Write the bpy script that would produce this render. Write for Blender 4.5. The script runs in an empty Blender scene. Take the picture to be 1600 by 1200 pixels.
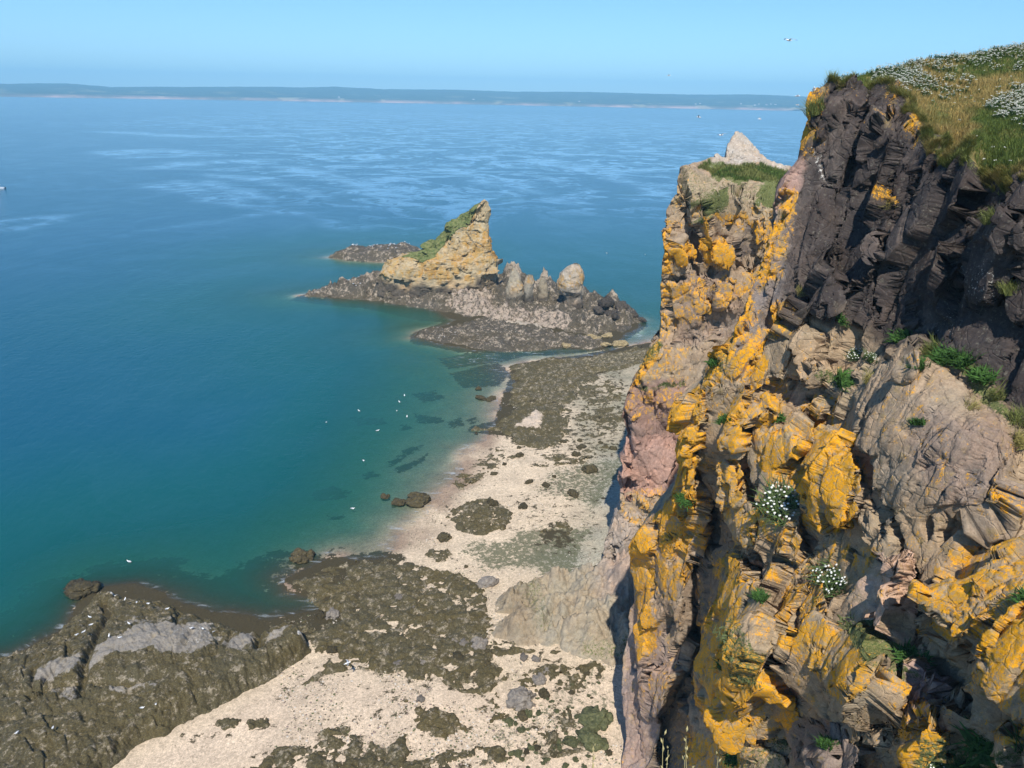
import bpy, math, random, time
import numpy as np
T0 = time.time()
rng = np.random.default_rng(7)
random.seed(7)
scene = bpy.context.scene
COL = scene.collection
F32 = np.float32

# ------------------------------------------------------------------ camera
H = 60.0
FPX, CX, CY = 1202.0, 800.0, 600.0            # focal length of the 1600x1200 survey frame
PITCH, ROLL = math.radians(20.36), math.radians(1.08)
cam_d = bpy.data.cameras.new('camera')
cam = bpy.data.objects.new('camera', cam_d)
COL.objects.link(cam)
cam.location = (0, 0, H)
cam.rotation_mode = 'XYZ'
def rx(a): c, s = math.cos(a), math.sin(a); return np.array([[1, 0, 0], [0, c, -s], [0, s, c]])
def rz(a): c, s = math.cos(a), math.sin(a); return np.array([[c, -s, 0], [s, c, 0], [0, 0, 1]])
RM = rx(math.pi / 2 - PITCH) @ rz(ROLL)
import mathutils
cam.rotation_euler = mathutils.Matrix(RM.tolist()).to_euler('XYZ')
cam_d.sensor_width = 36.0
cam_d.lens = 36.0 * FPX / 1600.0
cam_d.clip_start = 0.1
cam_d.clip_end = 60000
scene.camera = cam
CAMP = np.array([0, 0, H])

def ray(px, py):
    """survey bearing -> direction whose forward component is 1"""
    px = np.asarray(px, float); py = np.asarray(py, float)
    d = np.stack([(px - CX) / FPX, (CY - py) / FPX, -np.ones_like(px)], -1)
    return d @ RM.T
def at_z(px, py, z=0.0):
    d = ray(px, py); t = (np.asarray(z) - H) / d[..., 2]
    return CAMP + d * t[..., None]
def at_t(px, py, t):
    return CAMP + ray(px, py) * np.asarray(t)[..., None]

# ------------------------------------------------------------------ noise
def hash3(ix, iy, iz, seed):
    h = (ix.astype(np.uint32) * np.uint32(374761393)) ^ (iy.astype(np.uint32) * np.uint32(668265263)) ^ (iz.astype(np.uint32) * np.uint32(2246822519)) ^ np.uint32((seed * 3266489917) & 0xffffffff)
    h ^= h >> np.uint32(15); h *= np.uint32(2246822519); h ^= h >> np.uint32(13); h *= np.uint32(3266489917); h ^= h >> np.uint32(16)
    return h
def u01(h): return (h & np.uint32(0xffffff)).astype(F32) * F32(1 / 16777216.0)
def vnoise(p, seed=0):
    p = p.astype(F32); i = np.floor(p); f = p - i; i = i.astype(np.int32)
    w = f * f * f * (f * (f * 6 - 15) + 10)
    out = 0
    for dx in (0, 1):
        wx = w[:, 0] if dx else 1 - w[:, 0]
        for dy in (0, 1):
            wy = w[:, 1] if dy else 1 - w[:, 1]
            for dz in (0, 1):
                wz = w[:, 2] if dz else 1 - w[:, 2]
                out = out + wx * wy * wz * u01(hash3(i[:, 0] + dx, i[:, 1] + dy, i[:, 2] + dz, seed))
    return out * 2 - 1
def fbm(p, scale, octaves=5, seed=0, gain=0.5):
    q = np.asarray(p, F32) / F32(scale); a = 1.0; s = 0; n = 0
    for o in range(octaves):
        s = s + a * vnoise(q + F32(17.3 * o), seed + o); n += a; a *= gain
        q = q * F32(2.03)
    return s / n * 1.6
def fbm2(xy, scale, octaves=5, seed=0, gain=0.5):
    return fbm(np.concatenate([xy, np.zeros((len(xy), 1))], 1), scale, octaves, seed, gain)
def worley(p, seed=0):
    p = p.astype(F32); i = np.floor(p).astype(np.int32); f = p - i
    n = len(p); f1 = np.full(n, 9, F32); f2 = np.full(n, 9, F32)
    vec = np.zeros((n, 3), F32); rid = np.zeros(n, np.uint32)
    for dx in (-1, 0, 1):
        for dy in (-1, 0, 1):
            for dz in (-1, 0, 1):
                h = hash3(i[:, 0] + dx, i[:, 1] + dy, i[:, 2] + dz, seed)
                h2 = h * np.uint32(2654435761) ^ (h >> np.uint32(7)); h3 = h2 * np.uint32(2246822519) ^ (h2 >> np.uint32(9))
                vx = f[:, 0] - dx - (u01(h >> np.uint32(3)) * .8 + .1); vy = f[:, 1] - dy - (u01(h2 >> np.uint32(5)) * .8 + .1); vz = f[:, 2] - dz - (u01(h3 >> np.uint32(4)) * .8 + .1)
                d = vx * vx + vy * vy + vz * vz
                m = d < f1
                f2 = np.where(m, f1, np.minimum(f2, d)); f1 = np.where(m, d, f1)
                vec[m, 0] = vx[m]; vec[m, 1] = vy[m]; vec[m, 2] = vz[m]; rid[m] = h3[m]
    return np.sqrt(f1), np.sqrt(f2), vec, rid
def smooth(a, b, x):
    t = np.clip((x - a) / (b - a), 0, 1); return t * t * (3 - 2 * t)
def rock(p, scales, seed=0, stretch=(1, 1, 1), tilt=None, warp=.25, cell=None):
    """blocky, jointed rock relief: facets of random tilt at several block sizes, with open joints"""
    p = np.asarray(p, F32)
    if tilt is not None: p = p @ np.asarray(tilt, F32)
    q = p * np.asarray(stretch, F32)
    d = 0; cr = 0
    for k, (s, a) in enumerate(scales):
        w = np.stack([fbm(q, s * 1.3, 2, seed + 31 * k + j) for j in range(3)], 1) * warp
        f1, f2, v, r = worley(q / s + w, seed + 7 * k)
        r0 = u01(r); r1 = u01(r * np.uint32(747796405) >> np.uint32(3)) - .5; r2 = u01(r * np.uint32(2891336453) >> np.uint32(5)) - .5; r3 = u01(r * np.uint32(277803737) >> np.uint32(2)) - .5
        d = d + a * ((r0 - .5) * 1.45 + (r1 * v[:, 0] + r2 * v[:, 1] + r3 * v[:, 2]) * 2.3)
        c = np.exp(-((f2 - f1) / .05) ** 2)
        if cell is not None:
            a = a * smooth(.5, .16, cell / s); c = c * smooth(.26, .1, cell / s)
        d = d - a * .30 * c
        cr = np.maximum(cr, c)
    return d, cr

def facet(P, size, weight, seed, stretch=(1, 1, 1), tilt=None, warp=.12, lim=.45, cell=None):
    """flatten the surface block by block on to each block's own mean plane: straight-edged fracture faces"""
    q = np.asarray(P, F32)
    if tilt is not None: q = q @ np.asarray(tilt, F32)
    q = q * np.asarray(stretch, F32) / F32(size)
    q = q + np.stack([fbm(q, 1.6, 2, seed + 90 + j) for j in range(3)], 1) * F32(warp)
    f1, f2, v, r = worley(q, seed)
    ids, inv, cnt = np.unique(r, return_inverse=True, return_counts=True)
    c = np.stack([np.bincount(inv, P[:, j]) for j in range(3)], 1) / cnt[:, None]
    d = P - c[inv]
    C = np.zeros((len(ids), 3, 3))
    for a in range(3):
        for b in range(a, 3): C[:, a, b] = C[:, b, a] = np.bincount(inv, d[:, a] * d[:, b]) / cnt
    w, vec = np.linalg.eigh(C); n = vec[:, :, 0]
    h = (d * n[inv]).sum(1); h = np.clip(h, -lim * size, lim * size)
    g = weight * (cnt > 25)[inv] * np.ones(len(P))
    if cell is not None: g = g * smooth(.34, .14, cell / size)
    return P - n[inv] * (h * g)[:, None], np.exp(-((f2 - f1) / .05) ** 2)

def tps(pts, vals, reg=1e-3):
    pts = np.asarray(pts, float); vals = np.asarray(vals, float); n = len(pts)
    c, s = pts.mean(0), pts.std()
    P = (pts - c) / s
    def phi(r2): return 0.5 * r2 * np.log(r2 + 1e-12)
    K = phi(((P[:, None] - P[None]) ** 2).sum(-1)) + reg * np.eye(n)
    Q = np.concatenate([np.ones((n, 1)), P], 1)
    A = np.block([[K, Q], [Q.T, np.zeros((3, 3))]])
    w = np.linalg.solve(A, np.concatenate([vals, np.zeros(3)]))
    def f(x):
        x = (np.asarray(x, float) - c) / s; out = np.empty(len(x))
        for b in range(0, len(x), 100000):
            y = x[b:b + 100000]
            out[b:b + 100000] = phi(((y[:, None] - P[None]) ** 2).sum(-1)) @ w[:n] + w[n] + y @ w[n + 1:]
        return out
    return f
def sdf(poly, X, Y):
    """signed distance to a polygon, positive inside"""
    poly = np.asarray(poly, float); X = X.astype(F32); Y = Y.astype(F32)
    best = np.full(X.shape, 1e18, F32); ins = np.zeros(X.shape, bool)
    n = len(poly)
    for k in range(n):
        ax, ay = poly[k]; bx, by = poly[(k + 1) % n]
        ex, ey = bx - ax, by - ay
        t = np.clip(((X - ax) * ex + (Y - ay) * ey) / (ex * ex + ey * ey + 1e-9), 0, 1)
        d = (X - ax - t * ex) ** 2 + (Y - ay - t * ey) ** 2
        best = np.minimum(best, d)
        if ay != by:
            ins ^= ((ay > Y) != (by > Y)) & (X < (bx - ax) * (Y - ay) / (by - ay) + ax)
    d = np.sqrt(best)
    return np.where(ins, d, -d)
def linedist(line, X, Y):
    line = np.asarray(line, float); best = np.full(X.shape, 1e18, F32)
    for k in range(len(line) - 1):
        ax, ay = line[k][:2]; bx, by = line[k + 1][:2]; ex, ey = bx - ax, by - ay
        t = np.clip(((X - ax) * ex + (Y - ay) * ey) / (ex * ex + ey * ey + 1e-9), 0, 1)
        best = np.minimum(best, (X - ax - t * ex) ** 2 + (Y - ay - t * ey) ** 2)
    return np.sqrt(best)

# ------------------------------------------------------------------ mesh helpers
def box1(a, n, ax):
    pad = np.pad(a, [(n, n) if q == ax else (0, 0) for q in range(a.ndim)], mode='edge'); cs = np.cumsum(pad, ax)
    cs = np.concatenate([np.zeros_like(np.take(cs, [0], ax)), cs], ax); m = 2 * n + 1; L = a.shape[ax]
    return (np.take(cs, np.arange(m, m + L), ax) - np.take(cs, np.arange(0, L), ax)) / m
def blur(a, n):
    for ax in (0, 1):
        for _ in range(2): a = box1(a, n, ax)
    return a
def even(P, chans, w=.75, passes=2):
    """respace a surface grid so that its cells are nearly equal in size; P (r, c, 3), chans list of (r, c)"""
    A = np.concatenate([P] + [c[..., None] for c in chans], -1)
    for ps in range(passes * 2):
        if ps % 2: A = A.transpose(1, 0, 2)
        d = np.linalg.norm(np.diff(A[..., :3], axis=1), axis=-1); d = box1(box1(d, 6, 0), 6, 0); d = box1(d, 1, 1)
        d = w * d / d.mean(1, keepdims=True) + (1 - w); cu = np.concatenate([np.zeros((len(d), 1)), np.cumsum(d, 1)], 1); cu /= cu[:, -1:]
        u = np.linspace(0, 1, A.shape[1]); out = np.empty_like(A)
        for r in range(len(A)):
            for q in range(A.shape[2]): out[r, :, q] = np.interp(u, cu[r], A[r, :, q])
        A = out.transpose(1, 0, 2) if ps % 2 else out
    return A[..., :3], [A[..., 3 + i] for i in range(len(chans))]
def mesh_obj(name, V, F, mat, parent=None, smooth_shade=True, attrs=None, mats=None, fmat=None):
    V = np.asarray(V, F32); F = np.asarray(F, np.int32)
    me = bpy.data.meshes.new(name)
    nv, nf, k = len(V), len(F), F.shape[1]
    me.vertices.add(nv); me.vertices.foreach_set('co', V.ravel())
    me.loops.add(nf * k); me.loops.foreach_set('vertex_index', F.ravel())
    me.polygons.add(nf)
    me.polygons.foreach_set('loop_start', np.arange(0, nf * k, k, dtype=np.int32))
    me.polygons.foreach_set('loop_total', np.full(nf, k, np.int32))
    me.polygons.foreach_set('use_smooth', np.full(nf, bool(smooth_shade)))
    for m in (mats or [mat]): me.materials.append(m)
    if fmat is not None: me.polygons.foreach_set('material_index', np.asarray(fmat, np.int32))
    for an, a in (attrs or {}).items():
        a = np.asarray(a, F32)
        if a.ndim == 1:
            at = me.attributes.new(an, 'FLOAT', 'POINT'); at.data.foreach_set('value', a)
        else:
            if a.shape[1] == 3: a = np.concatenate([a, np.ones((len(a), 1), F32)], 1)
            at = me.attributes.new(an, 'FLOAT_COLOR', 'POINT'); at.data.foreach_set('color', a.ravel())
    me.update(); me.validate()
    o = bpy.data.objects.new(name, me); COL.objects.link(o)
    if parent is not None: o.parent = parent
    return o
def grid_faces(nr, nc):
    r, c = np.meshgrid(np.arange(nr - 1), np.arange(nc - 1), indexing='ij')
    a = (r * nc + c).ravel()
    return np.stack([a, a + 1, a + nc + 1, a + nc], 1)
def grid_normals(P):
    du = np.gradient(P, axis=1); dv = np.gradient(P, axis=0)
    n = np.cross(du, dv); return n / (np.linalg.norm(n, axis=-1, keepdims=True) + 1e-9)
def tag(o, label=None, cat=None, group=None, kind=None):
    if label: o['label'] = label
    if cat: o['category'] = cat
    if group: o['group'] = group
    if kind: o['kind'] = kind
    return o
def empty(name, loc=(0, 0, 0), rot=(0, 0, 0)):
    o = bpy.data.objects.new(name, None); COL.objects.link(o)
    o.location = loc; o.rotation_euler = rot; o.empty_display_size = .2
    return o
def copy_tree(o, parent=None):
    c = o.copy(); COL.objects.link(c)
    if parent is not None: c.parent = parent
    for ch in [x for x in KIDS.get(o.name, [])]:
        copy_tree(ch, c)
    return c
KIDS = {}
def kid(o, parent):
    o.parent = parent; KIDS.setdefault(parent.name, []).append(o); return o

# ------------------------------------------------------------------ materials
class NT:
    def __init__(self, name):
        self.m = bpy.data.materials.new(name); self.m.use_nodes = True
        self.t = self.m.node_tree; self.t.nodes.clear()
        self.out = self.t.nodes.new('ShaderNodeOutputMaterial')
    def n(self, typ, props=None, **inp):
        nd = self.t.nodes.new(typ)
        for k, v in (props or {}).items(): setattr(nd, k, v)
        for k, v in inp.items():
            key = int(k[1:]) if k[0] == 'i' and k[1:].isdigit() else k.replace('_', ' ')
            s = nd.inputs[key]
            if isinstance(v, bpy.types.NodeSocket): self.t.links.new(v, s)
            else: s.default_value = v
        return nd
    def link(self, a, b): self.t.links.new(a, b)
    def noise(self, vec, scale, detail=5, rough=.6, dist=0):
        return self.n('ShaderNodeTexNoise', Vector=vec, Scale=scale, Detail=detail, Roughness=rough, Distortion=dist).outputs['Fac']
    def ramp(self, v, a, b, lo=0., hi=1.):
        return self.n('ShaderNodeMapRange', {'interpolation_type': 'SMOOTHSTEP'}, Value=v, From_Min=a, From_Max=b, To_Min=lo, To_Max=hi).outputs[0]
    def lin(self, v, a, b, lo=0., hi=1.):
        return self.n('ShaderNodeMapRange', None, Value=v, From_Min=a, From_Max=b, To_Min=lo, To_Max=hi).outputs[0]
    def math(self, op, a, b=0.):
        return self.n('ShaderNodeMath', {'operation': op}, i0=a, i1=b).outputs[0]
    def mix(self, f, a, b, mode='MIX'):
        nd = self.t.nodes.new('ShaderNodeMix'); nd.data_type = 'RGBA'; nd.blend_type = mode
        for s, v in ((nd.inputs[0], f), (nd.inputs[6], a), (nd.inputs[7], b)):
            if isinstance(v, bpy.types.NodeSocket): self.t.links.new(v, s)
            else: s.default_value = v if not isinstance(v, tuple) else (*v, 1)[:4]
        return nd.outputs[2]
    def attr(self, name):
        nd = self.n('ShaderNodeAttribute', {'attribute_name': name}); return nd
    def pos(self): return self.n('ShaderNodeNewGeometry').outputs['Position']
    def obj(self): return self.n('ShaderNodeTexCoord').outputs['Object']
    def bump(self, h, strength, dist, normal=None):
        kw = dict(Height=h, Strength=strength, Distance=dist)
        if normal is not None: kw['Normal'] = normal
        return self.n('ShaderNodeBump', None, **kw).outputs[0]
    def principled(self, col, rough=.9, spec=.25, normal=None, **kw):
        b = self.n('ShaderNodeBsdfPrincipled', None, Base_Color=col, Roughness=rough, Specular_IOR_Level=spec, **kw)
        if normal is not None: self.link(normal, b.inputs['Normal'])
        self.link(b.outputs[0], self.out.inputs['Surface']); return b

def mat_rock(name, scale=1.0, lichen=((.84, .395, .010), (.62, .33, .03)), bumpd=.10, lsharp=.16):
    """weathered rock. attribute tint = stone colour; mask R lichen, G plants/moss, B guano or pale crust"""
    k = NT(name); p = k.pos()
    tint = k.attr('tint').outputs['Color']; mk = k.attr('mask')
    sep = k.n('ShaderNodeSeparateColor', Color=mk.outputs['Color'])
    big = k.noise(p, .35 * scale, 4, .55); mid = k.noise(p, 2.2 * scale, 8, .68); fine = k.noise(p, 13 * scale, 6, .7)
    v = k.math('MULTIPLY', k.lin(mid, .25, .75, .62, 1.38), k.lin(fine, .25, .75, .70, 1.30))
    base = k.mix(1., tint, k.n('ShaderNodeCombineColor', Red=v, Green=v, Blue=v).outputs[0], 'MULTIPLY')
    warm = k.mix(k.ramp(big, .35, .65, 0, .55), base, k.mix(1., base, (1.13, .98, .86), 'MULTIPLY'))
    # thin grey-green crust on part of the stone
    warm = k.mix(k.ramp(k.noise(p, 4.5 * scale, 7, .7, .4), .55, .68, 0, .35), warm, (.30, .28, .21))
    ps = k.n('ShaderNodeMapping', None, Vector=p, Scale=(1., 1., .55)).outputs[0]
    ln = k.noise(ps, 2.6 * scale, 12, .80, .2); lf = k.noise(p, 21 * scale, 4, .7)
    lsum = k.math('ADD', sep.outputs[0], k.math('ADD', k.math('MULTIPLY', k.math('SUBTRACT', ln, .5), 2.5), k.math('MULTIPLY', k.math('SUBTRACT', lf, .5), 1.0)))
    lfac = k.ramp(lsum, .5 - lsharp / 2, .5 + lsharp / 2)
    lc = k.mix(k.ramp(k.noise(p, 1.7 * scale, 6, .65), .42, .62), lichen[0], lichen[1])
    lc = k.mix(k.ramp(lf, .35, .7), k.mix(1., lc, (.80, .74, .8), 'MULTIPLY'), lc)
    # thin dull ochre film round and between the lichen patches
    film = k.ramp(k.math('ADD', k.math('MULTIPLY', sep.outputs[0], .55), k.math('MULTIPLY', k.math('SUBTRACT', k.noise(p, 1.3 * scale, 8, .7), .5), 1.6)), .16, .50, 0, .6)
    film = k.math('MULTIPLY', film, k.ramp(sep.outputs[0], .04, .18))
    warm = k.mix(film, warm, k.mix(k.ramp(lf, .3, .7), (.30, .20, .065), (.46, .32, .11)))
    # bare grey scars inside the patches
    lfac = k.math('MULTIPLY', lfac, k.ramp(k.noise(p, 6.5 * scale, 8, .75), .40, .51, .08, 1))
    col = k.mix(lfac, warm, lc)
    gsum = k.math('ADD', sep.outputs[1], k.math('MULTIPLY', k.math('SUBTRACT', k.noise(p, 5 * scale, 9, .80), .5), 2.3))
    gc = k.mix(k.ramp(fine, .35, .65), (.055, .080, .022), (.185, .185, .070))
    col = k.mix(k.ramp(gsum, .45, .6), col, gc)
    wsum = k.math('ADD', sep.outputs[2], k.math('MULTIPLY', k.math('SUBTRACT', k.noise(p, 6 * scale, 8, .75), .5), 1.5))
    col = k.mix(k.ramp(wsum, .48, .62), col, (.60, .57, .50))
    h = k.math('ADD', k.noise(p, 2.5 * scale, 10, .72), k.math('MULTIPLY', lf, .18))
    vr = k.n('ShaderNodeTexVoronoi', {'feature': 'DISTANCE_TO_EDGE'}, Vector=k.n('ShaderNodeMix', {'data_type': 'VECTOR'}, i0=.26, i4=p, i5=k.n('ShaderNodeTexNoise', Vector=p, Scale=1.5 * scale, Detail=4).outputs['Color']).outputs[1], Scale=1.3 * scale)
    h = k.math('ADD', h, k.ramp(vr.outputs['Distance'], 0, .05, -.28, 0))
    k.principled(col, .92, .2, k.bump(h, .9, bumpd))
    return k.m

def mat_weed(name, c1=(.040, .033, .014), c2=(.118, .095, .040), stone=(.27, .225, .155), amount=.63, scale=1., use_attr=True):
    """rock matted with wet brown seaweed, with bare pebbles and barnacles showing"""
    k = NT(name); p = k.pos()
    fine = k.noise(p, 7 * scale, 8, .75); mid = k.noise(p, .9 * scale, 6, .65); big = k.noise(p, .16 * scale, 4, .5)
    col = k.mix(k.ramp(fine, .35, .68), c1, c2)
    col = k.mix(k.ramp(big, .4, .65, 0, .6), col, k.mix(1., col, (1.15, 1.05, .75), 'MULTIPLY'))
    f = k.ramp(k.math('ADD', k.math('MULTIPLY', mid, .5), k.math('MULTIPLY', k.noise(p, 3.3 * scale, 9, .8), .62)), amount - .05, amount + .03)
    if use_attr:
        sep = k.n('ShaderNodeSeparateColor', Color=k.attr('mask').outputs['Color'])
        f2 = k.math('ADD', sep.outputs[0], k.math('MULTIPLY', k.math('SUBTRACT', k.noise(p, 1.6 * scale, 9, .75), .5), 1.6))
        col = k.mix(k.ramp(f2, .42, .6), col, k.mix(1., k.attr('tint').outputs['Color'], k.mix(k.ramp(fine, .3, .7), (.7, .7, .7), (1.25, 1.25, 1.25)), 'MULTIPLY'))
        g2 = k.math('ADD', sep.outputs[1], k.math('MULTIPLY', k.math('SUBTRACT', k.noise(p, 2.6 * scale, 9, .75), .5), 1.4))
        col = k.mix(k.ramp(g2, .45, .62, 0, .8), col, (.075, .10, .035))
        w2 = k.math('ADD', sep.outputs[2], k.math('MULTIPLY', k.math('SUBTRACT', k.noise(p, 3.4 * scale, 7, .8), .5), 1.9))
        col = k.mix(k.ramp(w2, .62, .70), col, (.62, .60, .56))
    col = k.mix(f, col, stone)
    h = k.math('ADD', k.noise(p, 2.0 * scale, 10, .75), k.math('MULTIPLY', fine, .35))
    k.principled(col, .72, .35, k.bump(h, 1., .16 / scale))
    return k.m

def mat_plain(name, col, rough=.8, spec=.3, var=.25, scale=6., obj=True):
    k = NT(name); p = k.obj() if obj else k.pos()
    n = k.noise(p, scale, 6, .65)
    c = k.mix(n, tuple(x * (1 - var) for x in col), tuple(min(1, x * (1 + var)) for x in col))
    k.principled(c, rough, spec, k.bump(n, .3, .02)); return k.m
print('setup', round(time.time() - T0, 1))

# ------------------------------------------------------------------ light and air
SUN_AZ, SUN_EL = math.radians(-3), math.radians(52)      # azimuth: to the right of straight behind the camera
sdir = np.array([math.sin(SUN_AZ) * math.cos(SUN_EL), -math.cos(SUN_AZ) * math.cos(SUN_EL), math.sin(SUN_EL)])
sl = bpy.data.lights.new('sun', 'SUN'); sl.energy = 4.9; sl.angle = math.radians(.53); sl.color = (1.0, .955, .88)
so = bpy.data.objects.new('sun', sl); COL.objects.link(so)
so.rotation_euler = mathutils.Vector(sdir.tolist()).to_track_quat('Z', 'Y').to_euler()
so.location = (0, -20, 120)
w = bpy.data.worlds.new('World'); scene.world = w; w.use_nodes = True
nt = w.node_tree; nt.nodes.clear()
sky = nt.nodes.new('ShaderNodeTexSky'); sky.sky_type = 'NISHITA'; sky.sun_disc = False
sky.sun_elevation = SUN_EL
# sky rotation 0 puts the sun towards +Y and turns clockwise seen from above
sky.sun_rotation = math.atan2(sdir[0], sdir[1])
sky.altitude = 60; sky.air_density = 1.0; sky.dust_density = .0; sky.ozone_density = 3.0
bg = nt.nodes.new('ShaderNodeBackground'); bg.inputs['Strength'].default_value = .10
wo = nt.nodes.new('ShaderNodeOutputWorld')
mx = nt.nodes.new('ShaderNodeMix'); mx.data_type = 'RGBA'; mx.blend_type = 'MULTIPLY'; mx.inputs[0].default_value = 1
mx.inputs[7].default_value = (.67, .96, 1.28, 1)      # the camera's cool white balance
nt.links.new(sky.outputs[0], mx.inputs[6]); nt.links.new(mx.outputs[2], bg.inputs[0]); nt.links.new(bg.outputs[0], wo.inputs[0])
scene.view_settings.view_transform = 'Standard'; scene.view_settings.look = 'None'
scene.view_settings.exposure = .32; scene.view_settings.gamma = 1.0
scene.render.engine = 'CYCLES'
scene.cycles.use_denoising = True
scene.cycles.max_bounces = 8; scene.cycles.transparent_max_bounces = 12; scene.cycles.volume_bounces = 0
scene.cycles.caustics_reflective = False; scene.cycles.caustics_refractive = False

# ------------------------------------------------------------------ terrain: beach and sea bed, one sheet
def wpoly(pts, z=0.0):
    a = np.asarray(pts, float); return at_z(a[:, 0], a[:, 1], z)[:, :2]
SHORE = [(1180, 505), (1040, 528), (1015, 535), (985, 541), (955, 549), (900, 560), (850, 560), (795, 572), (800, 590), (796, 604), (782, 625), (776, 650), (772, 672), (757, 692), (738, 708),
         (722, 735), (702, 762), (680, 790), (652, 820), (622, 848), (602, 862), (565, 870), (520, 874), (490, 887), (445, 905), (452, 922), (500, 938), (490, 950), (440, 962), (405, 968),
         (380, 962), (340, 958), (290, 945), (240, 933), (200, 917), (150, 921), (100, 975), (40, 1005), (0, 1020), (-120, 1060), (-400, 1150), (-900, 1500), (-400, 2600), (900, 4000), (2500, 1600), (2600, 900), (1700, 600)]
SHOAL = [(465, 462), (560, 468), (640, 478), (690, 488), (715, 500), (690, 510), (650, 519), (642, 527), (690, 537), (730, 546), (800, 549), (850, 546), (880, 542), (940, 546), (1000, 506),
         (1002, 498), (960, 480), (910, 462), (800, 440), (700, 425), (620, 432), (540, 448)]
SHORE_W, SHOAL_W = wpoly(SHORE), wpoly(SHOAL)
REAR_W = wpoly([(508, 402), (540, 407), (600, 410), (650, 407), (668, 398), (650, 391), (610, 388), (570, 390), (535, 396)])
def shore_sd(x, y):
    xy = np.stack([x, y], 1)
    n = fbm2(xy, 9, 5, 3) * 1.3
    return sdf(SHORE_W, x, y) + n, np.maximum(sdf(SHOAL_W, x, y), sdf(REAR_W, x, y)) + n * 1.2
def terrain_z(x, y):
    a, b = shore_sd(x, y)
    xy = np.stack([x, y], 1)
    za = np.where(a > 0, 2.6 * (1 - np.exp(-a * .055 / 2.6 * 1.3)), -9.0 * (1 - np.exp(a * (.055 + .16 * smooth(-10, -60, x + (y - 75) * .12)) / 9.0)))
    zb = np.where(b > 0, .6 * (1 - np.exp(-b * .15)), -9.0 * (1 - np.exp(b * .16 / 9.0)))
    z = np.maximum(za, zb)
    return z + fbm2(xy, 14, 4, 11) * .14 * smooth(-1.5, 3, np.maximum(a, b)) + fbm2(xy, 3.0, 4, 12) * .05

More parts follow.
